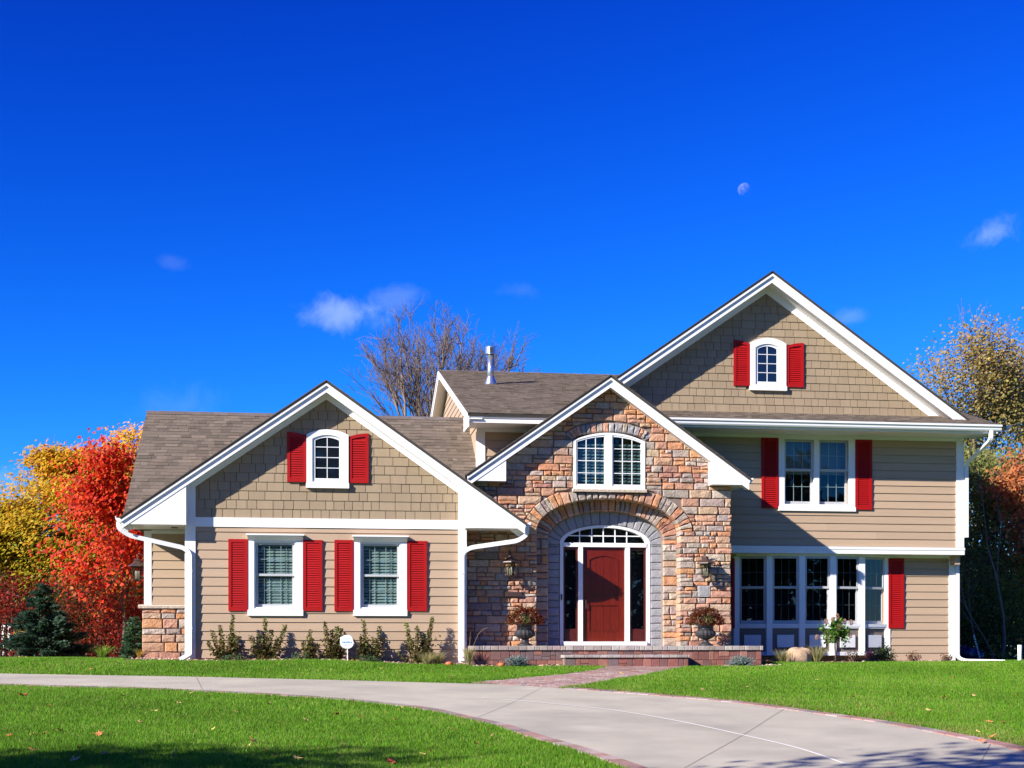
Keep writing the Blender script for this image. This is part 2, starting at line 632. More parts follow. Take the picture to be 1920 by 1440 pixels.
far_px = [(-260, 1261), (0, 1264), (240, 1268), (450, 1272), (640, 1276.5), (800, 1281), (927, 1284.5), (1047, 1291.7), (1193, 1303), (1360, 1317.5), (1500, 1336),
          (1640, 1356), (1780, 1382), (1920, 1412)]
near_px = [(-260, 1279), (0, 1284), (240, 1290.5), (480, 1301), (650, 1312), (800, 1328), (880, 1345), (950, 1360), (1020, 1382), (1110, 1408), (1210, 1441)]
far_w = [ground_pt(*p) for p in far_px]
near_w = [ground_pt(*p) for p in near_px]
# both edges run on beyond the picture
a, b = np.array(far_w[-2]), np.array(far_w[-1]); d = (b - a) / np.linalg.norm(b - a)
far_w += [tuple(b + d * 3 + np.array((-.2, -.9))), tuple(b + d * 5.5 + np.array((-1.2, -4.2))), tuple(b + d * 6 + np.array((-3., -10)))]
a, b = np.array(near_w[-2]), np.array(near_w[-1]); d = (b - a) / np.linalg.norm(b - a)
near_w += [tuple(b + d * 2 + np.array((-.1, -.5))), tuple(b + d * 4 + np.array((-.6, -2.6))), tuple(b + d * 5 + np.array((-2., -8)))]
a, b = np.array(far_w[1]), np.array(far_w[0]); far_w.insert(0, tuple(b + (b - a) * 4))
a, b = np.array(near_w[1]), np.array(near_w[0]); near_w.insert(0, tuple(b + (b - a) * 4))
FAR = resample(spline(far_w, 8), .4)
NEAR = resample(spline(near_w, 8), .4)
DRIVE = FAR + NEAR[::-1]


def ribbon(name, A, B, m, lift, parent=None, kind=None, rows=6):
    """sheet between two edge lines, laid on the terrain"""
    n = max(len(A), len(B))
    tA = np.linspace(0, 1, len(A)); tB = np.linspace(0, 1, len(B)); t = np.linspace(0, 1, n)
    A, B = np.array(A), np.array(B)
    ax = np.stack([np.interp(t, tA, A[:, k]) for k in (0, 1)], 1)
    bx = np.stack([np.interp(t, tB, B[:, k]) for k in (0, 1)], 1)
    vs = []
    for i in range(n):
        for k in range(rows + 1):
            p = ax[i] + (bx[i] - ax[i]) * k / rows
            vs.append((p[0], p[1], tz(p[0], p[1]) + lift))
    w = rows + 1
    fs = [(i * w + k, i * w + k + 1, (i + 1) * w + k + 1, (i + 1) * w + k) for i in range(n - 1) for k in range(rows)]
    return np_mesh(name, np.array(vs), np.array(fs), m, parent=parent, kind=kind, smooth=True)


drive = ribbon('driveway', FAR, NEAR, CONC, .012, kind='structure', rows=10)
# the pale centre joint and the sawn cross joints
cen = [ground_pt(*p) for p in [(903, 1310), (1020, 1320), (1143, 1333), (1260, 1352), (1377, 1377), (1497, 1405.5), (1590, 1437)]]
cen = spline(cen, 6)


def strip_on_ground(name, line, w, m, lift, parent):
    line = [np.array(p) for p in line]
    A, B = [], []
    for i, p in enumerate(line):
        d = line[min(i + 1, len(line) - 1)] - line[max(i - 1, 0)]
        nrm = np.array((-d[1], d[0])) / (np.linalg.norm(d) + 1e-9)
        A.append(tuple(p + nrm * w / 2)); B.append(tuple(p - nrm * w / 2))
    return ribbon(name, A, B, m, lift, parent=parent, rows=1)


strip_on_ground('expansion_joint', cen, .034, JOINT, .018, drive)
for i0, i1 in ((.33, .40), (.46, .555), (.56, .68), (.645, .80), (.74, .93)):
    a, b = FAR[int(len(FAR) * i0)], NEAR[min(len(NEAR) - 1, int(len(NEAR) * i1))]
    pts = [(a[0] + (b[0] - a[0]) * k / 14, a[1] + (b[1] - a[1]) * k / 14) for k in range(15)]
    strip_on_ground('sawn_joint', pts, .008, JOINTD, .0165, drive)

PAV_COLS = [(.33, .19, .16), (.27, .16, .14), (.36, .25, .22), (.24, .19, .18), (.30, .17, .14), (.38, .29, .26)]


def paver_piece(name, c, d, L, W, h, parent, lift):
    """one paver, its top with eased edges, laid along direction d"""
    dx, dy = d
    mb = MB()
    z0 = tz(c[0], c[1])
    e = .008

    def q(a, b, dz):
        x, y = c[0] + dx * a - dy * b, c[1] + dy * a + dx * b
        return (x, y, tz(x, y) + lift + dz)
    lo = [q(-L / 2, -W / 2, -.05), q(L / 2, -W / 2, -.05), q(L / 2, W / 2, -.05), q(-L / 2, W / 2, -.05)]
    mi = [q(-L / 2, -W / 2, h - e), q(L / 2, -W / 2, h - e), q(L / 2, W / 2, h - e), q(-L / 2, W / 2, h - e)]
    k = 1 - 2 * e / min(L, W)
    hi = [q(-L / 2 * k, -W / 2 * k, h), q(L / 2 * k, -W / 2 * k, h), q(L / 2 * k, W / 2 * k, h), q(-L / 2 * k, W / 2 * k, h)]
    mb.add(lo + mi + hi, [(0, 1, 5, 4), (1, 2, 6, 5), (2, 3, 7, 6), (3, 0, 4, 7), (4, 5, 9, 8), (5, 6, 10, 9), (6, 7, 11, 10), (7, 4, 8, 11), (8, 9, 10, 11)])
    return mb.build(name, PAVER, parent, color=jit(random.choice(PAV_COLS), .12))


def edging(line, width, name, side, i0=0, i1=None):
    """soldier course of pavers along a drive edge; returns the outer line"""
    pts = resample(line, .235)
    outer = []
    root_made = None
    for i in range(len(pts) - 1):
        a, b = np.array(pts[i]), np.array(pts[i + 1])
        d = (b - a) / np.linalg.norm(b - a); n = np.array((-d[1], d[0])) * side
        c = (a + b) / 2 + n * width / 2
        outer.append(tuple(c + n * width / 2))
        if -7 < c[0] < 17 and 10.5 < c[1] < 30:
            paver_piece('edging_paver', c, d, .228, width - .01, .022, drive, 0)
    return outer


EDGE_NEAR = edging(NEAR, .20, 'near', -1)
far_cut = [p for p in FAR if p[0] > ground_pt(1047, 1291.7)[0] - .1]
EDGE_FAR = edging(far_cut, .22, 'far', 1)

# brick walk from the stoop steps to the drive
walkL_px = [(1139, 1249.5), (1132, 1253), (1112, 1258), (1070, 1264), (1010, 1270), (950, 1275), (880, 1282)]
walkR_px = [(1297, 1249.5), (1270, 1254), (1220, 1264), (1160, 1274), (1110, 1283), (1075, 1288), (1047, 1291.7)]
walkL = resample(spline([ground_pt(*p) for p in walkL_px], 6), .12)
walkR = resample(spline([ground_pt(*p) for p in walkR_px], 6), .12)
walk = ribbon('brick_walk', walkL, walkR, SOIL, .006, kind='structure', rows=4)
WALK = walkL + walkR[::-1]
wx = [p[0] for p in WALK]; wy = [p[1] for p in WALK]
cells = []
for j in range(int((max(wy) - min(wy)) / .115) + 1):
    y = min(wy) + .06 + j * .115
    x = min(wx) - random.random() * .22
    while x < max(wx):
        L = random.choice((.225, .225, .115))
        if in_poly(np.array([x + L / 2]), np.array([y]), WALK)[0]:
            cells.append((y, x + L / 2, L))
        x += L
cells.sort()
NW = len(cells)
for k, (y, x, L) in enumerate(cells[:300]):
    paver_piece('paver', (x, y), (1, 0), L - .008, .107, .018, walk, 0)
if NW > 300:
    mb = MB()
    for (y, x, L) in cells[300:]:
        z = tz(x, y)
        mb.box(x - L / 2 + .004, x + L / 2 - .004, y - .0535, y + .0535, z - .03, z + .018, jit(random.choice(PAV_COLS), .12))
    mb.build('paver_field', PAVERA, walk, kind='stuff')

# ================================================================== the house
YF, YG, YS, YD, YSF = 28.75, 29.10, 29.58, 30.03, 29.27
YE, YRF, YR2, YR1 = 29.98, 30.53, 30.98, 31.40
YREC = 30.10
HOUSE = thing('house', 'tan two-storey house with red shutters, stone entrance gable and white trim', 'house', (5.6, 34, 0), world_parts=True)
PITCH = .695


def prismhouse(name, poly, y0, y1, m, parent=None, label=None):
    return MB().prism(poly, y0, y1).build(name, m, parent or HOUSE, label=label)


def part_box(name, x0, x1, y0, y1, z0, z1, m, parent=None):
    return MB().box(x0, x1, y0, y1, z0, z1).build(name, m, parent or HOUSE)


def cut_rects(x0, x1, za, zb, holes):
    """split the strip x0..x1 x za..zb round rectangular holes"""
    pcs = [(x0, x1, za, zb)]
    for (hx0, hx1, hz0, hz1) in holes:
        nxt = []
        for (a, b, c, d) in pcs:
            if b <= hx0 or a >= hx1 or d <= hz0 or c >= hz1:
                nxt.append((a, b, c, d)); continue
            if a < hx0: nxt.append((a, hx0, c, d))
            if b > hx1: nxt.append((hx1, b, c, d))
            m0, m1 = max(a, hx0), min(b, hx1)
            if c < hz0: nxt.append((m0, m1, c, hz0))
            if d > hz1: nxt.append((m0, m1, hz1, d))
        pcs = nxt
    return [p for p in pcs if p[1] - p[0] > .004 and p[3] - p[2] > .006]


def wall_sheet(name, x0, x1, z0, z1, y, holes, m=SIDING, thick=.12, parent=None, clips=()):
    zs = sorted({z0, z1} | {h[2] for h in holes} | {h[3] for h in holes})
    mb = MB()
    for za, zb in zip(zs, zs[1:]):
        if zb <= z0 or za >= z1:
            continue
        for (a, b, c, d) in cut_rects(x0, x1, max(za, z0), min(zb, z1), holes):
            p = [(a, c), (b, c), (b, d), (a, d)]
            for cl in clips:
                p = clip(p, *cl)
            if len(p) > 2:
                mb.prism(p, y, y + thick)
    return mb.build(name, m, parent or HOUSE)


def siding(wall, x0, x1, z0, z1, pitch, y, holes, clips=()):
    """one object for every lap board"""
    z = z0
    while z < z1 - .01:
        zt = min(z + pitch, z1)
        xs = [x0, x1]
        if x1 - x0 > 4.2:                      # long rows are butted from two lengths
            xs = [x0, x0 + (x1 - x0) * random.uniform(.3, .7), x1]
        for xa, xb in zip(xs, xs[1:]):
            for (a, b, c, d) in cut_rects(xa + (.0015 if xa > x0 else 0), xb, z, zt, holes):
                f = lambda zz: y - .027 + .019 * (zz - z) / pitch
                p = [(y + .001, c + .001), (f(c), c + .001), (f(d), d - .003), (y + .001, d - .003)]
                mb = MB()
                mb.prism_x(p, a, b)
                mb.build('siding_board', SIDING, wall)
        z = zt


def wall_shingles(wall, x0, x1, z0, z1, pitch, y, holes, clips, limit=300):
    pieces = []
    z = z0
    while z < z1:
        x = x0 - random.random() * .2
        while x < x1:
            w = random.choice((.165, .195, .215, .245, .325))
            p = [(x + .005, z), (x + w - .005, z), (x + w - .005, z + pitch - .002), (x + .005, z + pitch - .002)]
            for cl in [(-1, 0, -x0), (1, 0, x1)] + list(clips):
                p = clip(p, *cl) if len(p) > 2 else []
            if len(p) > 2:
                cx, cz = centroid(p)
                for (h0, h1, g0, g1) in holes:
                    if h0 < cx < h1 and g0 < cz < g1:
                        p = []
                        break
                    if max(q[0] for q in p) > h0 and min(q[0] for q in p) < h1 and max(q[1] for q in p) > g0 and min(q[1] for q in p) < g1:
                        opts = [(h0 - cx, (1, 0, h0)), (cx - h1, (-1, 0, -h1)), (g0 - cz, (0, 1, g0)), (cz - g1, (0, -1, -g1))]
                        p = clip(p, *max(opts)[1])
            if len(p) > 2 and abs(area(p)) > .0012:
                pieces.append((p, z))
            x += w
        z += pitch
    pieces.sort(key=lambda q: -abs(area(q[0])))
    rest = MB()
    for k, (p, z) in enumerate(pieces):
        n = len(p)
        lift = random.uniform(0, .003)
        fr = lambda zz: y - .020 - lift + .014 * (zz - z) / pitch
        mb = MB() if k < limit else rest
        vs = [(a, fr(b), b) for a, b in p] + [(a, y + .001, b) for a, b in p]
        mb.add(vs, [tuple(range(n))] + [(i, i + n, (i + 1) % n + n, (i + 1) % n) for i in range(n)])
        if k < limit:
            mb.build('shingle', SHINGLEW, wall)
    if rest.f:
        rest.build('small_shingles', SHINGLEW, wall, kind='stuff')


def shingle_field(name, P0, U, V, W, L, parent, keep=None, expo=.15, base=(.148, .116, .086)):
    """overlapping roof shingle tabs on the plane P0 + U*a + V*b"""
    P0, U, V = Vector(P0), Vector(U).normalized(), Vector(V).normalized()
    Nn = U.cross(V).normalized()
    if Nn.z < 0:
        Nn = -Nn
    mb = MB()
    b = 0
    while b < L:
        bt = min(b + expo * 1.02, L)
        a = -random.random() * .3
        while a < W:
            w = random.choice((.10, .14, .18, .22, .27))
            a0, a1 = max(0, a), min(W, a + w)
            if a1 - a0 > .01 and (keep is None or keep((a0 + a1) / 2, (b + bt) / 2, P0 + U * ((a0 + a1) / 2) + V * ((b + bt) / 2))):
                th = random.choice((.010, .010, .017))
                sh = random.uniform(.0, .012)
                pts = [P0 + U * a0 + V * (b - sh) + Nn * th, P0 + U * a1 + V * (b - sh) + Nn * th, P0 + U * a1 + V * bt + Nn * .003, P0 + U * a0 + V * bt + Nn * .003,
                       P0 + U * a0 + V * (b - sh), P0 + U * a1 + V * (b - sh)]
                g = random.choice((.76, .88, 1, 1, 1.08, 1.24)) * random.uniform(.94, 1.06)
                mb.add(pts, [(0, 1, 2, 3), (4, 5, 1, 0), (4, 0, 3), (5, 2, 1)], tuple(c * g for c in base))
            a += w
        b += expo
    return mb.build(name, ROOFM, parent, kind='stuff')


def roof_plane(name, corners, parent=None, thick=.10):
    """deck slab: four corners (CCW from above), thickness downwards"""
    c = [Vector(p) for p in corners]
    n = (c[1] - c[0]).cross(c[2] - c[1]).normalized()
    if n.z < 0:
        n = -n
    lo = [p - n * thick for p in c]
    k = len(c)
    return MB().add(c + lo, [tuple(range(k)), tuple(range(2 * k - 1, k - 1, -1))] + [(i, i + k, (i + 1) % k + k, (i + 1) % k) for i in range(k)]).build(name, ROOFU, parent or HOUSE)


def rake_poly(ax, az, xe, p, drop, width):
    """parallelogram band under a rake line from the apex to x = xe"""
    ze = az - p * abs(xe - ax)
    return [(ax, az - drop - width), (ax, az - drop), (xe, ze - drop), (xe, ze - drop - width)]


def gable_front(ax, az, xl, xr, p, yf, ywall, fas=.21, step=.085, frieze=.0, soffit=True):
    """shingle edge, two-step fascia, soffit and frieze along both rakes"""
    for sgn, xe in ((-1, xl), (1, xr)):
        prismhouse('drip_edge', rake_poly(ax, az, xe + sgn * .03, p, 0, .022), yf - .05, yf + .05, ROOFU)
        prismhouse('rake_shadow_board', rake_poly(ax, az, xe + sgn * .008, p, .024, step), yf - .035, yf + .02, WHITE)
        prismhouse('rake_board', rake_poly(ax, az, xe, p, .026, fas), yf, yf + .03, WHITE)
        if soffit:
            prismhouse('rake_soffit', rake_poly(ax, az, xe, p, fas - .03, .022), yf + .032, ywall, WHITE)
        if frieze:
            prismhouse('rake_frieze', rake_poly(ax, az, xe, p, fas - .006, frieze), ywall - .032, ywall, WHITE)


def sweep(name, pts, w, h, m, parent=None):
    return MB().tube(pts, .03, sq=(w, h)).build(name, m, parent or HOUSE)


def bend(pts, r=.10, n=4):
    """round the corners of a polyline"""
    P = [Vector(p) for p in pts]
    out = [P[0]]
    for i in range(1, len(P) - 1):
        a, b, c = P[i - 1], P[i], P[i + 1]
        d0, d1 = (a - b), (c - b)
        k = min(r, d0.length * .45, d1.length * .45)
        p0, p1 = b + d0.normalized() * k, b + d1.normalized() * k
        for j in range(n + 1):
            t = j / n
            out.append(p0 * (1 - t) ** 2 + b * 2 * t * (1 - t) + p1 * t * t)
    out.append(P[-1])
    return out


# ------------------------------------------------------------------ windows and shutters
def arch_pts(cx, hw, zs, rise, n=12):
    """segmental arch from right spring to left spring"""
    if rise < .005:
        return [(cx + hw, zs), (cx - hw, zs)]
    r = (hw * hw + rise * rise) / (2 * rise)
    a0 = math.asin(min(1, hw / r))
    return [(cx + r * math.sin(a0 - 2 * a0 * i / n), zs + rise - r + r * math.cos(a0 - 2 * a0 * i / n)) for i in range(n + 1)]


def frame_ring(mb, x0, x1, z0, z1, w, y0, y1, wb=None):
    wb = w if wb is None else wb
    mb.box(x0, x0 + w, y0, y1, z0, z1)
    mb.box(x1 - w, x1, y0, y1, z0, z1)
    mb.box(x0 + w, x1 - w, y0, y1, z1 - w, z1)
    mb.box(x0 + w, x1 - w, y0, y1, z0, z0 + wb)


def shutter(x0, x1, z0, z1, y, arch=0, high='l', name='shutter'):
    """louvred shutter; arch: how much the top curves down to one side"""
    t = .034
    w = min(.062, (x1 - x0) * .17)
    mb = MB()

    def top(x):
        if not arch:
            return z1
        t_ = (x - x0) / (x1 - x0)
        if high == 'r':
            t_ = 1 - t_
        return z1 - arch * t_ * t_
    y0 = y - .022 - t
    def col(xa, xb, za, zb_fn):
        n = 6 if arch else 1
        xs = [xa + (xb - xa) * i / n for i in range(n + 1)]
        poly = [(xa, za), (xb, za)] + [(x, zb_fn(x)) for x in reversed(xs)]
        mb.prism(poly, y0, y - .018)
    col(x0, x0 + w, z0, top); col(x1 - w, x1, z0, top)
    mb.box(x0 + w, x1 - w, y0 + .001, y - .018, z0, z0 + w * 1.25)
    n = 6
    xs = [x0 + w + (x1 - x0 - 2 * w) * i / n for i in range(n + 1)]
    zt = lambda x: top(x) - w * 1.1
    mb.prism([(x, zt(x)) for x in xs] + [(x, top(x)) for x in reversed(xs)], y0 + .001, y - .018)
    mb.box(x0 + w, x1 - w, y0 + .026, y - .018, z0 + w, top((x0 + x1) / 2) - w)
    s = mb.build(name, RED, HOUSE)
    lv = MB()
    za, zb = z0 + w * 1.25 + .004, min(zt(x0 + w), zt(x1 - w)) - .004
    k = max(4, int((zb - za) / .046))
    for i in range(k):
        zc = za + (zb - za) * (i + .5) / k
        hgt = (zb - za) / k
        lv.prism_x([(y0 + .004, zc - hgt * .46), (y0 + .010, zc - hgt * .52), (y0 + .027, zc + hgt * .40), (y0 + .021, zc + hgt * .46)], x0 + w + .001, x1 - w - .001)
    lv.build('louvers', RED, s, kind='stuff')
    return s


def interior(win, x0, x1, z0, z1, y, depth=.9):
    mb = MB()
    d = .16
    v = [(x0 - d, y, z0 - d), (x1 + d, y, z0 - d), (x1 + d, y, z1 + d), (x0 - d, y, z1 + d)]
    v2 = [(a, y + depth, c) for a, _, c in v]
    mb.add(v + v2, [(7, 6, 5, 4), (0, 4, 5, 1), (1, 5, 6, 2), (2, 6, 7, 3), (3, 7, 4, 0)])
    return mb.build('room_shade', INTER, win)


def sash(win, x0, x1, z0, z1, y, cols, rows, m=SASH, w=.042, wb=None, mun=.011, glass=PANE):
    mb = MB()
    frame_ring(mb, x0, x1, z0, z1, w, y, y + .035, wb)
    mb.build('sash', m, win)
    gx0, gx1, gz0, gz1 = x0 + w, x1 - w, z0 + (wb or w), z1 - w
    MB().add([(gx0 - .004, y + .017, gz0 - .004), (gx1 + .004, y + .017, gz0 - .004), (gx1 + .004, y + .017, gz1 + .004), (gx0 - .004, y + .017, gz1 + .004)], [(0, 1, 2, 3)]).build('pane', glass, win)
    for i in range(1, cols):
        xm = gx0 + (gx1 - gx0) * i / cols
        MB().box(xm - mun / 2, xm + mun / 2, y + .020, y + .030, gz0, gz1).build('muntin', MUNT, win)
    for j in range(1, rows):
        zm = gz0 + (gz1 - gz0) * j / rows
        MB().box(gx0, gx1, y + .021, y + .029, zm - mun / 2, zm + mun / 2).build('muntin', MUNT, win)
    return gx0, gx1, gz0, gz1


def double_hung(win, x0, x1, z0, z1, y, cols=3, rows=2, m=SASH, zm=None, w=.045):
    """upper sash outside, lower sash a little behind it"""
    zm = zm or (z0 + z1) / 2
    sash(win, x0, x1, zm - .02, z1, y, cols, rows, m, w)
    sash(win, x0 + .004, x1 - .004, z0, zm + .02, y + .037, cols, rows, m, w, wb=w * 1.4)


def blinds(win, x0, x1, z0, z1, y, tilt=.5, pitch=.05, m=BLIND, ladder=True):
    mb = MB()
    z = z0 + .02
    while z < z1:
        dz, dy = .024 * math.sin(tilt), .024 * math.cos(tilt)
        mb.prism_x([(y - dy, z - dz), (y - dy, z - dz + .003), (y + dy, z + dz + .003), (y + dy, z + dz)], x0, x1)
        z += pitch
    if ladder:
        for t in (.22, .78):
            xm = x0 + (x1 - x0) * t
            mb.box(xm - .009, xm + .009, y - .027, y - .025, z0, z1)
    return mb.build('blind', m, win)


# ================================================================== left wing
def left_wing():
    ax, az = .132, 5.768
    xl, xr = -3.89, 4.18
    gbase = .10
    # openings
    W1, W2 = rect(465, 567.8, 1003, 1153.6, YG), rect(663, 762.6, 1005.8, 1153.8, YG)
    O1, O2 = rect(477, 554.7, 1015, 1141, YG), rect(675.5, 751, 1017, 1141.5, YG)
    wx0, wx1 = -2.67, 2.985
    zb0, zb1 = 2.815, 3.005
    wall = wall_sheet('siding_wall', wx0, wx1, -.25, zb1, YG, [O1, O2])
    siding(wall, wx0 + .19, wx1 - .15, gbase - .12, zb0, .1825, YG, [W1, W2])
    # upper shingled gable
    top = lambda x: az - .20 - PITCH * abs(x - ax)
    clips = [(PITCH, 1, az - .21 + PITCH * ax), (-PITCH, 1, az - .21 - PITCH * ax)]
    up = MB().prism([(wx0, zb1), (wx1, zb1), (wx1, top(wx1)), (ax, top(ax)), (wx0, top(wx0))], YG, YG + .12).build('shingle_wall', LAPGAP, HOUSE)
    G = rect(574.7, 653.3, 806, 914.5, YG)
    sp = zw(614, 816, YG)
    wall_shingles(up, wx0 + .19, wx1 - .15, zb1, 5.5, .1835, YG, [(G[0] + .03, G[1] - .03, G[2] + .02, sp)], clips)
    prismhouse('trim_band', [(wx0 + .19, zb0), (wx1 - .15, zb0), (wx1 - .15, zb1), (wx0 + .19, zb1)], YG - .042, YG, WHITE)
    # corner boards run up to the rakes
    for a, b in ((wx0 - .02, wx0 + .19), (wx1 - .15, wx1 + .02)):
        prismhouse('corner_board', [(a, -.2), (b, -.2), (b, top(b) + .02), (a, top(a) + .02)], YG - .046, YG + .001, WHITE)
    # roof
    half_l, half_r = ax - xl, xr - ax
    for sgn, xe in ((-1, xl - .03), (1, xr + .03)):
        ze = az - PITCH * abs(xe - ax)
        rp = roof_plane('roof', [(xe, YF - .04, ze), (ax, YF - .04, az), (ax, 33.05, az), (xe, 33.05 if sgn < 0 else 31.0, ze)], thick=.05)
        shingle_field('roof_shingles', (xe, YF - .04, ze), (0, 1, 0), (-sgn, 0, PITCH), 4.2 if sgn < 0 else 2.2, abs(xe - ax) * math.hypot(1, PITCH), rp, expo=.148)
    gable_front(ax, az, xl, xr, PITCH, YF, YG, .215, .085, frieze=.12)
    # boxed eave returns (closed triangles at each side of the front)
    zl, zr = az - PITCH * (ax - xl), az - PITCH * (xr - ax)
    zbx = 2.825
    prismhouse('eave_return', [(xl + .06, zbx), (wx0 + .03, zbx), (wx0 + .03, az - PITCH * (ax - wx0 - .03) - .15), (xl + .06, zl - .10)], YF + .012, YG + .95, WHITE)
    prismhouse('eave_return', [(wx1 - .03, zbx), (xr, zbx), (xr, zr - .03), (wx1 - .03, az - PITCH * (wx1 - .03 - ax) - .15)], YF + .012, YG + 1.2, WHITE)
    # recessed light in the left return's soffit
    MB().lathe([(.07, 0), (.075, -.012), (.055, -.016)], (-2.93, 29.45, zbx - .001), 16).build('soffit_light', BLACKM, HOUSE)
    # windows
    for (W, O, sh) in ((W1, O1, (rect(428.4, 464.6, 1011, 1145.6, YG), rect(568.2, 604.4, 1012.7, 1145.6, YG))),
                       (W2, O2, (rect(627, 662.4, 1012.7, 1146, YG), rect(763.3, 800, 1014.5, 1146, YG)))):
        x0, x1, z0, z1 = W
        mb = MB()
        w = .10
        y0 = YG - .045
        mb.box(x0, O[0] - .004, y0, YG + .02, z0, z1 - .02); mb.box(O[1] + .004, x1, y0, YG + .02, z0, z1 - .02)
        mb.box(O[0] - .004, O[1] + .004, y0 + .001, YG + .02, z0, O[2]); mb.box(O[0] - .004, O[1] + .004, y0 + .001, YG + .02, O[3], z1 - .02)
        win = mb.build('window', WHITE, HOUSE)
        # projecting head with a bed moulding and a sloping sill
        hm = MB()
        hm.prism_x([(YG - .005, z1 - .115), (y0 - .004, z1 - .115), (y0 - .10, z1 - .035), (y0 - .10, z1 - .02), (YG - .005, z1 - .02)], x0 - .005, x1 + .005)
        hm.box(x0 - .03, x1 + .03, y0 - .125, YG - .004, z1 - .019, z1 + .008)
        hm.build('window_head', WHITE, win)
        MB().prism_x([(YG, z0 - .012), (y0 - .022, z0 - .012), (y0 - .022, z0 + .10), (y0 - .002, z0 + .11), (YG, z0 + .11)], x0 - .008, x1 + .008).build('window_sill', WHITE, win)
        jm = MB(); frame_ring(jm, O[0] - .004, O[1] + .004, O[2], O[3], .028, YG - .025, YG + .10); jm.build('jamb', TRIMW, win)
        double_hung(win, O[0] + .025, O[1] - .025, O[2] + .026, O[3] - .026, YG + .012)
        interior(win, O[0], O[1], O[2], O[3], YG + .125, .7)
        ox = O[0] + (O[1] - O[0]) * .30
        blinds(win, O[0] + .02, O[1] - .02, O[2] + .02, O[3] - .02, YG + .095, tilt=1.15, pitch=.062)
        for s in sh:
            shutter(*s, YG)
    arched_window(G, sp, YG, rect(591, 636, 821, 897.5, YG), (rect(538.4, 574.2, 810.8, 904, YG), rect(654, 691, 813, 906, YG)))
    # recessed side bay with its stone base
    rx0, rx1 = -3.60, -2.66
    w2 = wall_sheet('siding_wall', rx0, rx1, -.25, 3.0, YREC, [])
    siding(w2, rx0 + .14, rx1, 1.27, 2.74, .184, YREC, [])
    part_box('corner_board', rx0 - .012, rx0 + .14, YREC - .03, YREC + .15, 1.26, 2.80, WHITE)
    part_box('frieze_board', rx0 + .14, rx1, YREC - .028, YREC, 2.74, 2.82, WHITE)
    part_box('side_wall', rx0, rx0 + .12, YREC + .001, 38.0, -.25, 3.1, SIDING)
    MB().prism_x([(30.1, 3.0), (38.0, 3.0), (38.0, 3.0), (33.0, 5.55), (29.6, 3.0)], rx0 + .001, rx0 + .11).build('side_gable', SIDING, HOUSE)
    base = part_box('stone_base', rx0 - .04, rx1 + .05, YREC - .06, YREC - .001, -.2, 1.19, MORTAR)
    for zz, hh in ((.02, .26), (.28, .20), (.48, .17), (.65, .12), (.77, .20), (.97, .12), (1.09, .10)):
        x = rx0 - .05
        while x < rx1:
            w = min(random.uniform(.22, .5), rx1 + .05 - x)
            if rx1 - (x + w) < .12:
                w = rx1 + .05 - x
            stone(base, [(x + .004, zz + .004), (x + w - .004, zz + .004), (x + w - .004, zz + hh - .004), (x + .004, zz + hh - .004)], YREC - .05, .045)
            x += w
    capm = MB().prism_x([(YREC, 1.19), (YREC - .13, 1.19), (YREC - .14, 1.235), (YREC - .11, 1.255), (YREC, 1.27)], rx0 - .12, rx1 + .02)
    capm.build('stone_cap', SILLST, HOUSE)
    # the cross roof behind, ridge along the house
    ye, yr, ze, zr_ = 29.02, 33.02, 2.99, 5.755
    pl = (zr_ - ze) / (yr - ye)
    xL, xR = -3.90, 3.52
    yb = 29.40
    zb_ = ze + pl * (yb - ye)
    rp = roof_plane('roof', [(xL, yb, zb_), (xR, yb, zb_), (xR, yr, zr_), (xL, yr, zr_)], thick=.08)
    roof_plane('roof', [(xL, ye, ze), (-2.74, ye, ze), (-2.74, yb - .002, zb_), (xL, yb - .002, zb_)], thick=.08)
    shingle_field('roof_shingles', (xL, ye, ze), (1, 0, 0), (0, 1, pl), xR - xL, math.hypot(yr - ye, zr_ - ze), rp,
                  keep=lambda a, b, P: P.z > az - PITCH * abs(P.x - ax) - .12, expo=.148)
    yn = 29.80
    zn = ze + pl * (yn - ye)
    rp = roof_plane('roof', [(xR, yn, zn), (4.5, yn, zn), (4.5, 31.0, ze + pl * (31.0 - ye)), (xR, 31.0, ze + pl * (31.0 - ye))], thick=.05)
    shingle_field('roof_shingles', (xR, yn, zn), (1, 0, 0), (0, 1, pl), .98, 1.45, rp, expo=.148)
    roof_plane('roof', [(xL, yr, zr_), (xR, yr, zr_), (xR, 37.6, ze), (xL, 37.6, ze)], thick=.08)
    cap = MB()
    x = xL
    while x < xR:
        x2 = min(x + .3, xR)
        g = random.uniform(.85, 1.25)
        cap.add([(x, yr - .14, zr_ - .075), (x2, yr - .14, zr_ - .08), (x2, yr, zr_ + .012), (x, yr, zr_ + .022), (x, yr + .14, zr_ - .075), (x2, yr + .14, zr_ - .08)],
                [(0, 1, 2, 3), (3, 2, 5, 4)], tuple(c * g for c in (.15, .12, .105)))
        x = x2
    cap.build('ridge_cap', ROOFM, HOUSE, kind='stuff')
    # left rake boards of the cross roof
    for sgn, yy in ((1, ye), (-1, 37.6)):
        a, b = (yy, ze), (yr, zr_)
        MB().prism_x([(a[0], a[1] - .20), (b[0], b[1] - .20), (b[0], b[1] - .02), (a[0], a[1] - .02)], xL + .01, xL + .04).build('rake_board', WHITE, HOUSE)
    # gutters at both eaves
    for xg, sg in ((xl - .02, -1), (xr + .02, 1)):
        x0, x1 = sorted((xg, xg + sg * .10))
        zg = zl if sg < 0 else zr
        o = (x0, x1)
        prof = [(xg, zg - .115), (xg + sg * .055, zg - .115), (xg + sg * .10, zg - .05), (xg + sg * .105, zg + .005), (xg + sg * .09, zg + .005), (xg + sg * .09, zg - .03), (xg, zg - .03)]
        MB().prism(prof if sg > 0 else prof[::-1], YF + .03, YF + 1.1).build('gutter', TRIMW, HOUSE)
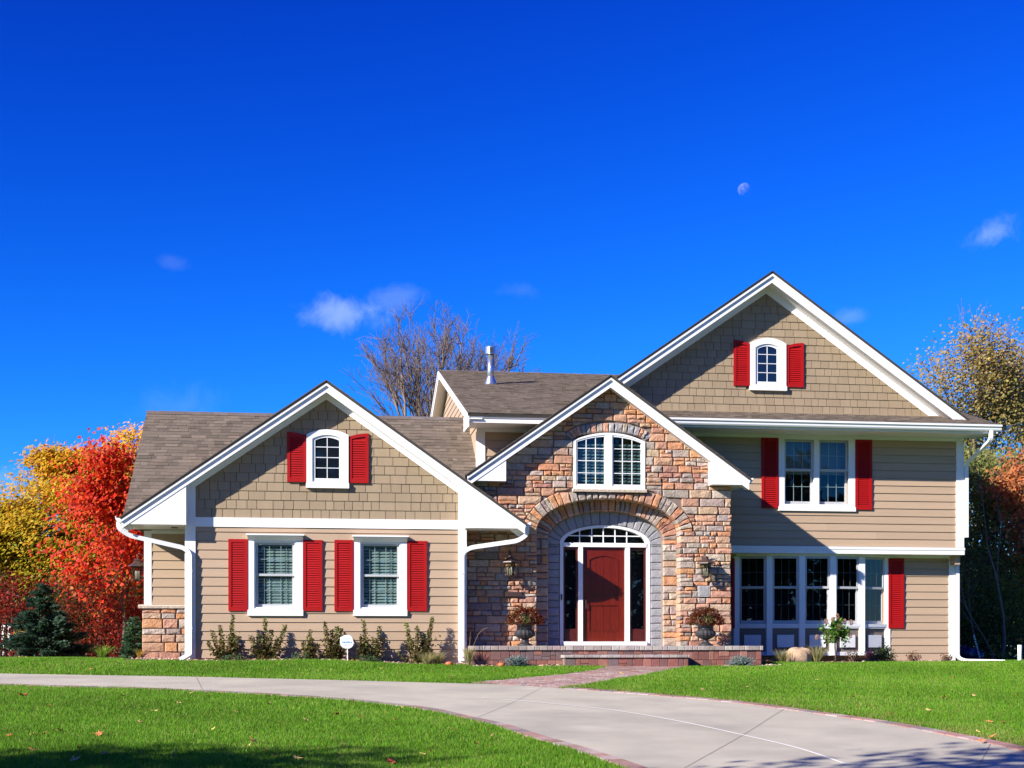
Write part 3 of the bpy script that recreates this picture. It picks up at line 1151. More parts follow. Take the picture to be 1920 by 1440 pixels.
    dl = bend([(xl - .07, YF + .14, zl - .10), (xl - .07, YF + .14, zl - .22), (xl + .12, YF + .18, zl - .36), (-2.70, YG - .09, 2.38), (-2.585, YG - .09, 2.27), (-2.585, YG - .09, .30), (-2.585, YG - .10, .24), (-2.76, YG - .22, .13)], .13)
    sweep('downspout', dl, .085, .07, TRIMW)
    dr = bend([(xr + .06, YF + .14, zr - .10), (xr + .06, YF + .14, zr - .24), (xr - .12, YF + .18, zr - .37), (3.08, YG - .09, 2.44), (2.905, YG - .09, 2.33), (2.905, YG - .09, .10)], .13)
    sweep('downspout', dr, .085, .07, TRIMW)
    for x_, z_ in ((-2.585, 1.9), (-2.585, .75), (2.905, 1.9)):
        part_box('downspout_strap', x_ - .05, x_ + .05, YG - .132, YG - .045, z_, z_ + .02, TRIMW)


def arched_window(G, sp, Y, glass, shutters):
    """small gable window: arched casing, one glazed sash with a grille, shutters with swept tops"""
    x0, x1, z0, z1 = G
    cx, hw = (x0 + x1) / 2, (x1 - x0) / 2
    rise = z1 - sp
    g0, g1, gz0, gz1 = glass
    gw = (g1 - g0) / 2
    grise = rise * .55
    gs = gz1 - grise
    gcx = (g0 + g1) / 2
    outer = [(x1, z0), ] + arch_pts(cx, hw, sp, rise) + [(x0, z0)]
    mb = MB()

    def band(inner_hw, inner_cx, isp, irise, ohw, ocx, osp, orise, zbot_in, zbot_out, y0, y1):
        A = arch_pts(ocx, ohw, osp, orise, 12); B = arch_pts(inner_cx, inner_hw, isp, irise, 12)
        for i in range(12):
            mb.prism([A[i], A[i + 1], B[i + 1], B[i]], y0, y1)
        mb.prism([(ocx + ohw, zbot_out), (ocx + ohw, osp), (inner_cx + inner_hw, isp), (inner_cx + inner_hw, zbot_out)], y0, y1)
        mb.prism([(ocx - ohw, zbot_out), (inner_cx - inner_hw, zbot_out), (inner_cx - inner_hw, isp), (ocx - ohw, osp)], y0, y1)
        mb.prism([(inner_cx - inner_hw, zbot_out), (inner_cx + inner_hw, zbot_out), (inner_cx + inner_hw, zbot_in), (inner_cx - inner_hw, zbot_in)], y0 + .001, y1)
    iw = gw + .06
    band(iw, gcx, gs + .03, grise + .02, hw, cx, sp, rise, gz0 - .075, z0, Y - .075, Y + .002)
    win = mb.build('window', WHITE, HOUSE)
    mb = MB()
    band(gw, gcx, gs, grise, iw + .003, gcx, gs + .03, grise + .02, gz0, gz0 - .08, Y - .048, Y + .001)
    mb.build('sash', TRIMW, win)
    MB().box(x0 - .012, x1 + .012, Y - .095, Y + .001, z0 - .015, z0 + .085).build('window_sill', WHITE, win)
    MB().prism([(g1 + .01, gz0 - .01)] + arch_pts(gcx, gw + .01, gs, grise) + [(g0 - .01, gz0 - .01)], Y - .026, Y - .022).build('pane', DGLASS, win)
    MB().box(gcx - .009, gcx + .009, Y - .040, Y - .027, gz0, gz1 - .005).build('muntin', MUNT, win)
    for j in range(1, 4):
        zm = gz0 + (gz1 - gz0 + .02) * j / 4
        MB().box(g0, g1, Y - .039, Y - .027, zm - .0085, zm + .0085).build('muntin', MUNT, win)
    shutter(*shutters[0], Y, arch=.075, high='l')
    shutter(*shutters[1], Y, arch=.075, high='r')


MUNT = mat('muntin_grey', (.60, .62, .62), .5)
DGLASS = mat('dark_glass', (.006, .010, .016), .04, 0, 3, spec=.9)
STONE_COLS = [((.60, .27, .12), 5.5), ((.56, .30, .19), 7), ((.52, .36, .24), 5), ((.37, .32, .29), 4.2), ((.22, .19, .18), 1.5), ((.40, .19, .13), 3), ((.48, .41, .34), 3)]


def stone_color():
    t = random.uniform(0, sum(w for _, w in STONE_COLS))
    for c, w in STONE_COLS:
        t -= w
        if t <= 0:
            break
    return jit(tuple(.87 * (q * .78 + m_ * .22) for q, m_ in zip(c, (.46, .29, .205))), .13)


def stone(parent, poly, y, proud, color=None, m=None, rough=1.0, back=.03, name='stone', into=None):
    """one hewn stone: wobbly outline, split face standing proud of the mortar"""
    if area(poly) < 0:
        poly = poly[::-1]
    cx, cz = centroid(poly)
    pts = []
    for i, a in enumerate(poly):
        b = poly[(i + 1) % len(poly)]
        L = math.hypot(b[0] - a[0], b[1] - a[1])
        k = 1 if L < .14 else (2 if L < .3 else 3)
        for j in range(k):
            t = j / k
            x, z = a[0] + (b[0] - a[0]) * t, a[1] + (b[1] - a[1]) * t
            s = (1 - random.uniform(0, .035 * rough)) if j else (1 - random.uniform(.01, .06) * rough)
            d = math.hypot(x - cx, z - cz)
            s = max(s, 1 - .016 * rough / max(d, .02))
            pts.append((cx + (x - cx) * s, cz + (z - cz) * s))
    n = len(pts)
    p = proud * random.uniform(.7, 1.15)
    tx, tz_ = random.uniform(-.03, .03) * rough, random.uniform(-.05, .05) * rough
    ins = []
    for (x, z) in pts:
        d = math.hypot(x - cx, z - cz)
        s = max(.45, 1 - random.uniform(.014, .026) / max(d, .03))
        ins.append((cx + (x - cx) * s, cz + (z - cz) * s))
    vs = [(x, y + back, z) for x, z in pts] + [(x, y - p * .45, z) for x, z in pts]
    vs += [(x, y - p + tx * (x - cx) + tz_ * (z - cz) + random.uniform(-.007, .007) * rough, z) for x, z in ins]
    # a short crest inside keeps long faces from looking flat
    hx = (max(q[0] for q in poly) - min(q[0] for q in poly)) * .22
    c0, c1 = 3 * n, 3 * n + 1
    vs += [(cx - hx, y - p - random.uniform(-.002, .014) * rough, cz + random.uniform(-.01, .01)), (cx + hx, y - p - random.uniform(-.002, .014) * rough, cz + random.uniform(-.01, .01))]
    fs = [(i, (i + 1) % n, n + (i + 1) % n, n + i) for i in range(n)] + [(n + i, n + (i + 1) % n, 2 * n + (i + 1) % n, 2 * n + i) for i in range(n)]
    side = [0 if x < cx else 1 for x, z in ins]
    for i in range(n):
        j = (i + 1) % n
        if side[i] == side[j]:
            fs.append((2 * n + i, 2 * n + j, c0 + side[i]))
        else:
            fs.append((2 * n + i, 2 * n + j, c0 + side[j], c0 + side[i]))
    if into is not None:
        return into.add(vs, fs, color or stone_color())
    return MB().add(vs, fs).build(name, m or STONE, parent, color=color or stone_color())

left_wing()


# ================================================================== stone entrance
def entrance():
    ax, az = 6.082, 6.128
    xl, xr = 3.05, 9.10
    p = .703
    wl, wr = 2.90, 8.784
    zb = .36
    cx, a, zs, b = 6.093, 1.546, 2.83, .715           # front arch
    top = lambda x: az - .17 - p * abs(x - ax)
    W = rect(1074.5, 1208.6, 812, 917, YS)
    Wsp = zw(1141, 827.5, YS)
    hx0, hx1, hz0, hz1 = W[0] + .05, W[1] - .05, W[2] + .04, W[3] - .03
    ab, bb = a + .03, b + .03                          # the mortar stays behind the edge stones
    arc = lambda x: zs + bb * math.sqrt(max(0, 1 - ((x - cx) / ab) ** 2))
    # backing wall with the arched opening and the window hole
    mb = MB()
    xs = sorted({cx - ab + 2 * ab * (.5 - .5 * math.cos(math.pi * i / 20)) for i in range(21)} | {hx0, hx1})
    mb.prism([(wl, zb), (cx - ab, zb), (cx - ab, top(cx - ab)), (wl, min(top(wl), 4.05))], YS, YS + .28)
    mb.prism([(cx + ab, zb), (wr, zb), (wr, top(wr)), (cx + ab, top(cx + ab))], YS, YS + .28)
    for x0, x1 in zip(xs, xs[1:]):
        if hx0 - 1e-6 <= x0 and x1 <= hx1 + 1e-6:
            mb.prism([(x0, arc(x0)), (x1, arc(x1)), (x1, hz0), (x0, hz0)], YS, YS + .28)
            lo0, lo1 = hz1, hz1
        else:
            lo0, lo1 = arc(x0), arc(x1)
        poly = [(x0, lo0), (x1, lo1), (x1, top(x1)), (x0, top(x0))]
        if x0 < ax < x1:
            poly = [(x0, lo0), (x1, lo1), (x1, top(x1)), (ax, top(ax)), (x0, top(x0))]
        mb.prism(poly, YS, YS + .28)
    wall = mb.build('stone_wall', MORTAR, HOUSE)
    part_box('side_wall', wr - .12, wr - .001, YS + .29, YR2 + .4, zb, 4.2, MORTAR)
    part_box('side_wall', wl, wl + .1, YG + .2, YS + 1.4, zb, 4.0, MORTAR)

    # ---- coursed stones
    ring_len = .30
    rects = []
    z = zb + .03
    while z < 6.0:
        h = random.choice((.085, .105, .125, .15, .165, .18))
        x = wl - random.random() * .3
        while x < wr:
            r = random.random()
            if h > .145 and r < .30:
                w = random.uniform(.24, .46); hh = h * random.uniform(.4, .6)
                rects.append((x, x + w, z, z + hh))
                if random.random() < .5:
                    k = w * random.uniform(.4, .6)
                    rects.append((x, x + k, z + hh, z + h)); rects.append((x + k, x + w, z + hh, z + h))
                else:
                    rects.append((x, x + w, z + hh, z + h))
            else:
                w = max(.13, h * random.uniform(1.3, 3.3))
                rects.append((x, x + w, z, z + h))
            x += w
        z += h
    clips = [(p, 1, az - .19 + p * ax), (-p, 1, az - .19 - p * ax)]
    ao, bo = a + ring_len, b + ring_len
    pieces = []
    wcx = (W[0] + W[1]) / 2
    whw = (W[1] - W[0]) / 2
    for (x0, x1, z0, z1) in rects:
        g = .0035
        if x1 > wr - .12:
            x1 = wr + random.uniform(-.01, .02)
        x0, x1 = max(x0, wl), min(x1, wr + .02)
        if x1 - x0 < .05:
            continue
        P = [(x0 + g, z0 + g), (x1 - g, z0 + g), (x1 - g, z1 - g), (x0 + g, z1 - g)]
        for c in clips:
            P = clip(P, *c) if len(P) > 2 else []
        if len(P) < 3:
            continue
        mx, mz = centroid(P)
        # door arch with its ring
        if mz < zs:
            if mx < cx and max(q[0] for q in P) > cx - a and max(q[1] for q in P) > zs and False:
                pass
            if abs(mx - cx) < a:
                if a - abs(mx - cx) > .20:
                    continue
            P = clip(P, 1, 0, cx - a) if mx < cx else clip(P, -1, 0, -(cx + a))
        else:
            e = ((mx - cx) / ao) ** 2 + ((mz - zs) / bo) ** 2
            if e < .93:
                continue
            if min(((q[0] - cx) / ao) ** 2 + ((q[1] - zs) / bo) ** 2 for q in P) < 1.0 or e < 1.3:
                t = math.atan2((mz - zs) / bo, (mx - cx) / ao)
                ex, ez = cx + ao * math.cos(t), zs + bo * math.sin(t)
                nx, nz = math.cos(t) / ao, math.sin(t) / bo
                k = math.hypot(nx, nz); nx /= k; nz /= k
                P = clip(P, -nx, -nz, -(nx * ex + nz * ez) - .004)
        if len(P) < 3:
            continue
        # window with sill and its ring of upright stones
        mx, mz = centroid(P)
        wz0, wtop = W[2] - .085, Wsp
        if abs(mx - wcx) < whw + .22 and mz > wz0:
            if mz < wtop:
                if abs(mx - wcx) < whw - .10:
                    if mz > wz0 + .06:
                        continue
                    P = clip(P, 0, 1, wz0)
                else:
                    P = clip(P, 1, 0, wcx - whw - .006) if mx < wcx else clip(P, -1, 0, -(wcx + whw + .006))
            else:
                aw, bw = whw + .23, (W[3] - Wsp) + .25
                e = ((mx - wcx) / aw) ** 2 + ((mz - Wsp) / bw) ** 2
                if e < .9:
                    continue
                t = math.atan2((mz - Wsp) / bw, (mx - wcx) / aw)
                ex, ez = wcx + aw * math.cos(t), Wsp + bw * math.sin(t)
                nx, nz = math.cos(t) / aw, math.sin(t) / bw
                k = math.hypot(nx, nz); nx /= k; nz /= k
                P = clip(P, -nx, -nz, -(nx * ex + nz * ez) - .004)
        if len(P) > 2 and area(P) > .002:
            pieces.append(P)
    # the grey plate by the right lantern takes the place of a stone
    PL = rect(1308, 1330, 1098.5, 1119, YS)
    done = []
    for P in pieces:
        xs_ = [q[0] for q in P]; zs_ = [q[1] for q in P]
        if max(xs_) > PL[0] and min(xs_) < PL[1] and max(zs_) > PL[2] and min(zs_) < PL[3]:
            mx, mz = centroid(P)
            opts = [(PL[0] - mx, (1, 0, PL[0] - .004)), (mx - PL[1], (-1, 0, -PL[1] - .004)), (PL[2] - mz, (0, 1, PL[2] - .004)), (mz - PL[3], (0, -1, -PL[3] - .004))]
            o = max(opts)
            P = clip(P, *o[1])
            if len(P) < 3 or area(P) < .003:
                continue
        done.append(P)
    done.sort(key=lambda q: -area(q))
    small = MB()
    for k, P in enumerate(done):
        edge = centroid(P)[1] < zs and min(abs(abs(q[0] - cx) - a) for q in P) < .03
        stone(wall, P, YS, random.choice((.032, .038, .045, .055)), back=.27 if edge else .03, into=small if k >= 250 else None)
    if small.f:
        small.build('small_stones', STONEA, wall, kind='stuff')
    print('stones', len(done))
    pl = part_box('wall_plate', PL[0], PL[1], YS - .055, YS, PL[2], PL[3], GREYST)
    pl.color = (.36, .35, .35, 1)
    MB().box(PL[0] + .03, PL[1] - .03, YS - .06, YS - .056, PL[2] + .03, PL[3] - .03).build('grille', GREYST, pl, color=(.30, .30, .30))
    slot = rect(945.5, 977, 1110, 1118.5, YS)
    part_box('mail_slot', slot[0], slot[1], YS - .085, YS, slot[2], slot[3], BLACKM)

    # ---- voussoirs
    def ring(parent, cx, zs, a, b, length, n, y, proud, back, t0=0., t1=math.pi, extra=None, rough=1., color=None, m=None, irregular=.35):
        ts = [0.]
        for i in range(n):
            ts.append(ts[-1] + random.uniform(1 - irregular, 1 + irregular))
        ts = [t0 + (t1 - t0) * t / ts[-1] for t in ts]
        for q, r in zip(ts, ts[1:]):
            P = []
            for t, k in ((q, 0), (q, 1), (r, 1), (r, 0)):
                t_ = t + (.004 if t == q else -.004)
                x, z_ = cx + a * math.cos(t_), zs + b * math.sin(t_)
                nx, nz = math.cos(t_) / a, math.sin(t_) / b
                kk = math.hypot(nx, nz)
                P.append((x + nx / kk * length * k, z_ + nz / kk * length * k))
            for c in (extra or []):
                P = clip(P, *c) if len(P) > 2 else []
            if len(P) > 2 and abs(area(P)) > .001:
                stone(parent, P, y, proud, color() if color else None, m, rough, back, name='voussoir')
    SILLZ = W[2] - .085
    ring(wall, cx, zs, a, b, ring_len, 30, YS, .065, .27, extra=[(0, 1, SILLZ - .004)])
    ring(wall, wcx, Wsp - .02, whw + .012, (W[3] - Wsp) + .035, .20, 17, YS, .05, .02, t0=.16, t1=math.pi - .16,
         color=lambda: jit(random.choice([(.46, .22, .14), (.50, .27, .18), (.40, .32, .27), (.30, .28, .28)]), .14))
    # second, set-back ring and its jambs
    y2 = YS + .27
    a2, b2, zs2 = 1.255, .605, 2.70
    back = MB()
    for sgn in (-1, 1):
        x0, x1 = sorted((cx + sgn * a2, cx + sgn * (a + .05)))
        back.box(x0, x1, y2 + .01, y2 + .2, zb, zs2)
    N = 20
    for i in range(N):
        P = []
        for t, k in ((i, 0), (i, 1), (i + 1, 1), (i + 1, 0)):
            an = math.pi * t / N
            P.append((cx + (a2 + k * .40) * math.cos(an), zs2 + (b2 + k * .40) * math.sin(an)))
        back.prism(P, y2 + .01, y2 + .2)
    rec = back.build('recess_arch', MORTAR, HOUSE)
    ring(rec, cx, zs2, a2, b2, .34, 30, y2, .045, .16)
    for sgn in (-1, 1):
        z = zb + .04
        while z < zs2:
            h = min(random.uniform(.10, .21), zs2 - z)
            if zs2 - z - h < .06:
                h = zs2 - z
            x0, x1 = sorted((cx + sgn * a2, cx + sgn * (a + .03)))
            if random.random() < .25:
                m_ = x0 + (x1 - x0) * random.uniform(.4, .6)
                stone(rec, [(x0, z + .004), (m_ - .004, z + .004), (m_ - .004, z + h - .004), (x0, z + h - .004)], y2, .045, back=.16)
                x0 = m_ + .004
            stone(rec, [(x0, z + .004), (x1, z + .004), (x1, z + h - .004), (x0, z + h - .004)], y2, .045, back=.16)
            z += h
    # grey dressed surround
    y3 = YD - .03
    a3, b3, zs3 = 1.0, .435, 2.595
    dcx = 6.106
    gback = MB()
    for i in range(N):
        P = []
        for t, k in ((i, 0), (i, 1), (i + 1, 1), (i + 1, 0)):
            an = math.pi * t / N
            P.append((dcx + (a3 + k * .42) * math.cos(an), zs3 + (b3 + k * .42) * math.sin(an)))
        gback.prism(P, y3 + .012, y3 + .2)
    for sgn in (-1, 1):
        x0, x1 = sorted((dcx + sgn * a3, dcx + sgn * (a2 + .10)))
        gback.box(x0, x1, y3 + .012, y3 + .2, zb, zs3)
    gr = gback.build('grey_surround', MORTAR, HOUSE)
    gcol = lambda: jit((.285, .285, .30), .07)
    ring(gr, dcx, zs3, a3, b3, .30, 17, y3, .03, .14, rough=.45, color=gcol, m=GREYST, irregular=.12)
    for sgn in (-1, 1):
        z = zb + .04
        while z < zs3 - .02:
            h = min(random.uniform(.155, .18), zs3 - z)
            x0, x1 = sorted((dcx + sgn * (a3 + .002), dcx + sgn * (a2 + .06)))
            stone(gr, [(x0, z + .003), (x1, z + .003), (x1, z + h - .003), (x0, z + h - .003)], y3, .03, gcol(), GREYST, .45, .14, name='jamb_block')
            z += h
    part_box('light_block_panel', 4.2, 8.0, YD + .30, YD + .36, 0, 4.3, INTER)  # dark panel added behind the door surround to block light

    # ---- arched double window over the door
    mb = MB()
    x0, x1, z0, z1 = W
    yo = YS - .05
    r = z1 - Wsp
    A = arch_pts(wcx, whw, Wsp, r, 16); B = arch_pts(wcx, whw - .055, Wsp - .005, r - .045, 16)
    for i in range(16):
        mb.prism([A[i], A[i + 1], B[i + 1], B[i]], yo, YS + .06)
    mb.prism([(x0, z0), (x0 + .055, z0), (x0 + .055, Wsp - .005), (x0, Wsp)], yo, YS + .06)
    mb.prism([(x1 - .055, z0), (x1, z0), (x1, Wsp), (x1 - .055, Wsp - .005)], yo, YS + .06)
    mb.box(x0 + .055, x1 - .055, yo + .001, YS + .06, z0, z0 + .06)
    mb.box(wcx - .075, wcx + .06, yo - .006, YS + .06, z0 + .06, z1 - .045)
    win = mb.build('window', WHITE, HOUSE)
    MB().prism_x([(YS, z0 - .075), (YS - .13, z0 - .075), (YS - .14, z0 - .03), (YS - .11, z0 - .008), (YS, z0 - .002)], x0 - .02, x1 + .02).build('stone_sill', SILLST, win)
    for g0, g1, in ((x0 + .055, wcx - .075), (wcx + .06, x1 - .055)):
        def zt(x):
            rr = ((whw - .055) ** 2 + (r - .045) ** 2) / (2 * (r - .045))
            return Wsp - .005 + (r - .045) - rr + math.sqrt(max(0, rr * rr - (x - wcx) ** 2))
        n = 8
        xs2 = [g0 + (g1 - g0) * i / n for i in range(n + 1)]
        sm = MB()
        sm.box(g0, g0 + .028, yo + .012, YS + .04, z0 + .06, zt(g0 + .014) - .002); sm.box(g1 - .028, g1, yo + .012, YS + .04, z0 + .06, zt(g1 - .014) - .002)
        sm.box(g0 + .028, g1 - .028, yo + .013, YS + .04, z0 + .06, z0 + .095)
        sm.prism([(x, zt(x) - .032) for x in xs2] + [(x, zt(x)) for x in reversed(xs2)], yo + .013, YS + .04)
        sm.build('sash', TRIMW, win)
        MB().add([(x, YS - .012, z0 + .08) for x in (g0 + .01, g1 - .01)] + [(x, YS - .012, zt(x) - .01) for x in reversed(xs2[1:-1])], [tuple(range(2 + n - 1))]).build('pane', PANE, win)
        for t in (1 / 3, 2 / 3):
            xm = g0 + .02 + (g1 - g0 - .04) * t
            MB().box(xm - .0075, xm + .0075, yo + .022, YS - .014, z0 + .08, zt(xm) - .02).build('muntin', TRIMW, win)
        for v in (841.7, 864.6, 887.5):
            zm = zw(1141, v, YS)
            MB().box(g0 + .02, g1 - .02, yo + .023, YS - .014, zm - .0075, zm + .0075).build('muntin', TRIMW, win)
        # plantation shutters inside
        blinds(win, g0 + .02, g1 - .02, z0 + .08, z1 - .24, YS + .045, tilt=1.0, pitch=.070, ladder=False, m=LOUV)
    interior(win, x0 + .1, x1 - .1, z0 + .1, z1 - .1, YS + .30, .5)
    # ---- roof
    for sgn, xe in ((-1, xl - .02), (1, xr + .02)):
        ze = az - p * abs(xe - ax)
        rp = roof_plane('roof', [(xe, YSF - .04, ze), (ax, YSF - .04, az), (ax, 32.5, az), (xe, 30.96, ze)], thick=.05)
        shingle_field('roof_shingles', (xe, YSF - .04, ze), (0, 1, 0), (-sgn, 0, p), 1.7, abs(xe - ax) * math.hypot(1, p), rp, expo=.148)
    gable_front(ax, az, xl, xr, p, YSF, YS - .02, .235, .085, soffit=True)
    zl = az - p * (ax - xl)
    zbx = 3.855
    prismhouse('eave_return', [(xl + .06, zbx), (3.857, zbx), (3.857, az - p * (ax - 3.857) - .16), (xl + .06, zl - .10)], YSF + .012, YR2, WHITE)
    zr = az - p * (xr - ax)
    prismhouse('eave_return', [(8.276, zbx), (xr - .02, zbx), (xr - .02, zr - .04), (8.276, az - p * (8.276 - ax) - .16)], YSF + .012, YR2 - .001, WHITE)
    prof = [(xr, zr - .11), (xr + .05, zr - .11), (xr + .09, zr - .05), (xr + .10, zr + .0), (xr + .085, zr), (xr + .085, zr - .03), (xr, zr - .03)]
    MB().prism(prof, YSF + .02, YR2 - .03).build('gutter', TRIMW, HOUSE)

    # ---- front door unit
    yF = YD - .055
    fx0, fx1 = 5.117, 7.095
    zt0, zt1 = 2.545, 2.635
    fr = MB()
    N = 22
    ai, bi = a3 - .095, b3 - .085
    for i in range(N):
        P = []
        for t, k in ((i, 0), (i, 1), (i + 1, 1), (i + 1, 0)):
            an = math.pi * t / N
            P.append((dcx + (ai if k == 0 else a3 - .004) * math.cos(an), zt1 - .02 + (bi if k == 0 else b3 - .03) * math.sin(an)))
        fr.prism(P, yF, YD + .1)
    fr.box(fx0, fx0 + .075, yF + .001, YD + .1, .42, zt0 + .07); fr.box(fx1 - .075, fx1, yF + .001, YD + .1, .42, zt0 + .07)
    fr.box(fx0 + .075, fx1 - .075, yF - .012, YD + .1, zt0, zt1)
    fr.box(5.52, 5.617, yF - .006, YD + .1, .51, zt0); fr.box(6.55, 6.65, yF - .006, YD + .1, .51, zt0)
    fr.box(fx0 + .075, fx1 - .075, yF - .05, YD + .1, .42, .505)
    frame = fr.build('door_frame', WHITE, HOUSE)
    # fanlight
    MB().add([(dcx + ai * 1.005 * math.cos(math.pi * i / 16), YD + .01, zt1 - .02 + bi * 1.005 * math.sin(math.pi * i / 16)) for i in range(17)], [tuple(range(17))]).build('pane', PANE, frame)
    for u in (1086.7, 1109.4, 1131, 1153, 1175):
        xm = xw(u, YD)
        zt_ = zt1 - .02 + bi * math.sqrt(max(0, 1 - ((xm - dcx) / ai) ** 2))
        MB().box(xm - .011, xm + .011, YD - .01, YD + .008, zt1 - .005, zt_).build('muntin', TRIMW, frame)
    zm = zw(1132, 1005, YD)
    hx = ai * math.sqrt(max(0, 1 - ((zm - zt1 + .02) / bi) ** 2))
    MB().box(dcx - hx, dcx + hx, YD - .009, YD + .008, zm - .011, zm + .011).build('muntin', TRIMW, frame)
    # sidelights
    for s0, s1 in ((fx0 + .075, 5.52), (6.65, fx1 - .075)):
        sl = MB()
        sl.box(s0, s0 + .045, YD - .012, YD + .04, .505, zt0); sl.box(s1 - .045, s1, YD - .012, YD + .04, .505, zt0)
        sl.box(s0 + .045, s1 - .045, YD - .011, YD + .04, zt0 - .06, zt0); sl.box(s0 + .045, s1 - .045, YD - .011, YD + .04, .505, .78)
        so = sl.build('sidelight', DOORD, HOUSE)
        MB().add([(s0 + .04, YD + .015, .76), (s1 - .04, YD + .015, .76), (s1 - .04, YD + .015, zt0 - .05), (s0 + .04, YD + .015, zt0 - .05)], [(0, 1, 2, 3)]).build('pane', PANE, so)
        MB().box(s0 + .07, s1 - .07, YD - .018, YD - .010, .56, .73).build('panel', DOORD, so)
    # door leaf
    d0, d1, e0, e1 = 5.62, 6.547, .51, zt0 - .002
    slab = MB().box(d0, d1, YD + .022, YD + .06, e0, e1)
    st = .135
    slab.box(d0, d0 + st, YD, YD + .024, e0, e1); slab.box(d1 - st, d1, YD, YD + .024, e0, e1)
    ra = zw(1131, 1126, YD)   # lock rail
    slab.box(d0 + st, d1 - st, YD + .0005, YD + .024, e0, e0 + .22)
    slab.box(d0 + st, d1 - st, YD + .0005, YD + .024, ra - .09, ra + .07)
    A = arch_pts((d0 + d1) / 2, (d1 - d0) / 2 - st, e1 - .27, .10, 10)
    slab.prism([(d1 - st, e1), (d0 + st, e1)] + A[::-1], YD + .0005, YD + .024)
    door = slab.build('front_door', DOORW, HOUSE)
    for (z0_, z1_) in ((e0 + .22, ra - .09), (ra + .07, e1 - .165)):
        k = 4
        for i in range(k):
            q0 = d0 + st + .01 + (d1 - d0 - 2 * st - .02) * i / k; q1 = d0 + st + .01 + (d1 - d0 - 2 * st - .02) * (i + 1) / k
            zc = z1_
            MB().prism([(q0 + .003, z0_ + .01), (q1 - .003, z0_ + .01), (q1 - .003, zc - .0), (q0 + .003, zc - .0)], YD + .012, YD + .023).build('plank', DOORW, door)
    # moulding round the panels
    for (z0_, z1_) in ((e0 + .22, ra - .09), (ra + .07, e1 - .27)):
        mo = MB()
        for x_ in (d0 + st, d1 - st - .018):
            mo.box(x_, x_ + .018, YD - .008, YD + .02, z0_, z1_)
        mo.box(d0 + st + .018, d1 - st - .018, YD - .008, YD + .02, z0_, z0_ + .018)
        if z1_ < 1.5:
            mo.box(d0 + st + .018, d1 - st - .018, YD - .008, YD + .02, z1_ - .018, z1_)
        else:
            B = arch_pts((d0 + d1) / 2, (d1 - d0) / 2 - st, e1 - .288, .10, 10)
            for i in range(10):
                mo.prism([A[i], A[i + 1], B[i + 1], B[i]], YD - .008, YD + .02)
        mo.build('moulding', DOORW, door)
    hd = MB().tube(bend([(d0 + .07, YD - .002, 1.42), (d0 + .07, YD - .05, 1.40), (d0 + .07, YD - .05, 1.22), (d0 + .07, YD - .002, 1.20)], .02), .010, 8)
    hd.lathe([(.0, 0), (.028, .0), (.028, .01), (.0, .012)], (d0 + .07, YD - .01, 1.50), 12)
    hd.build('handle', BLACKM, door)
    part_box('doorbell', 5.135, 5.165, yF - .02, yF + .001, 1.40, 1.52, BLACKM, frame)


entrance()


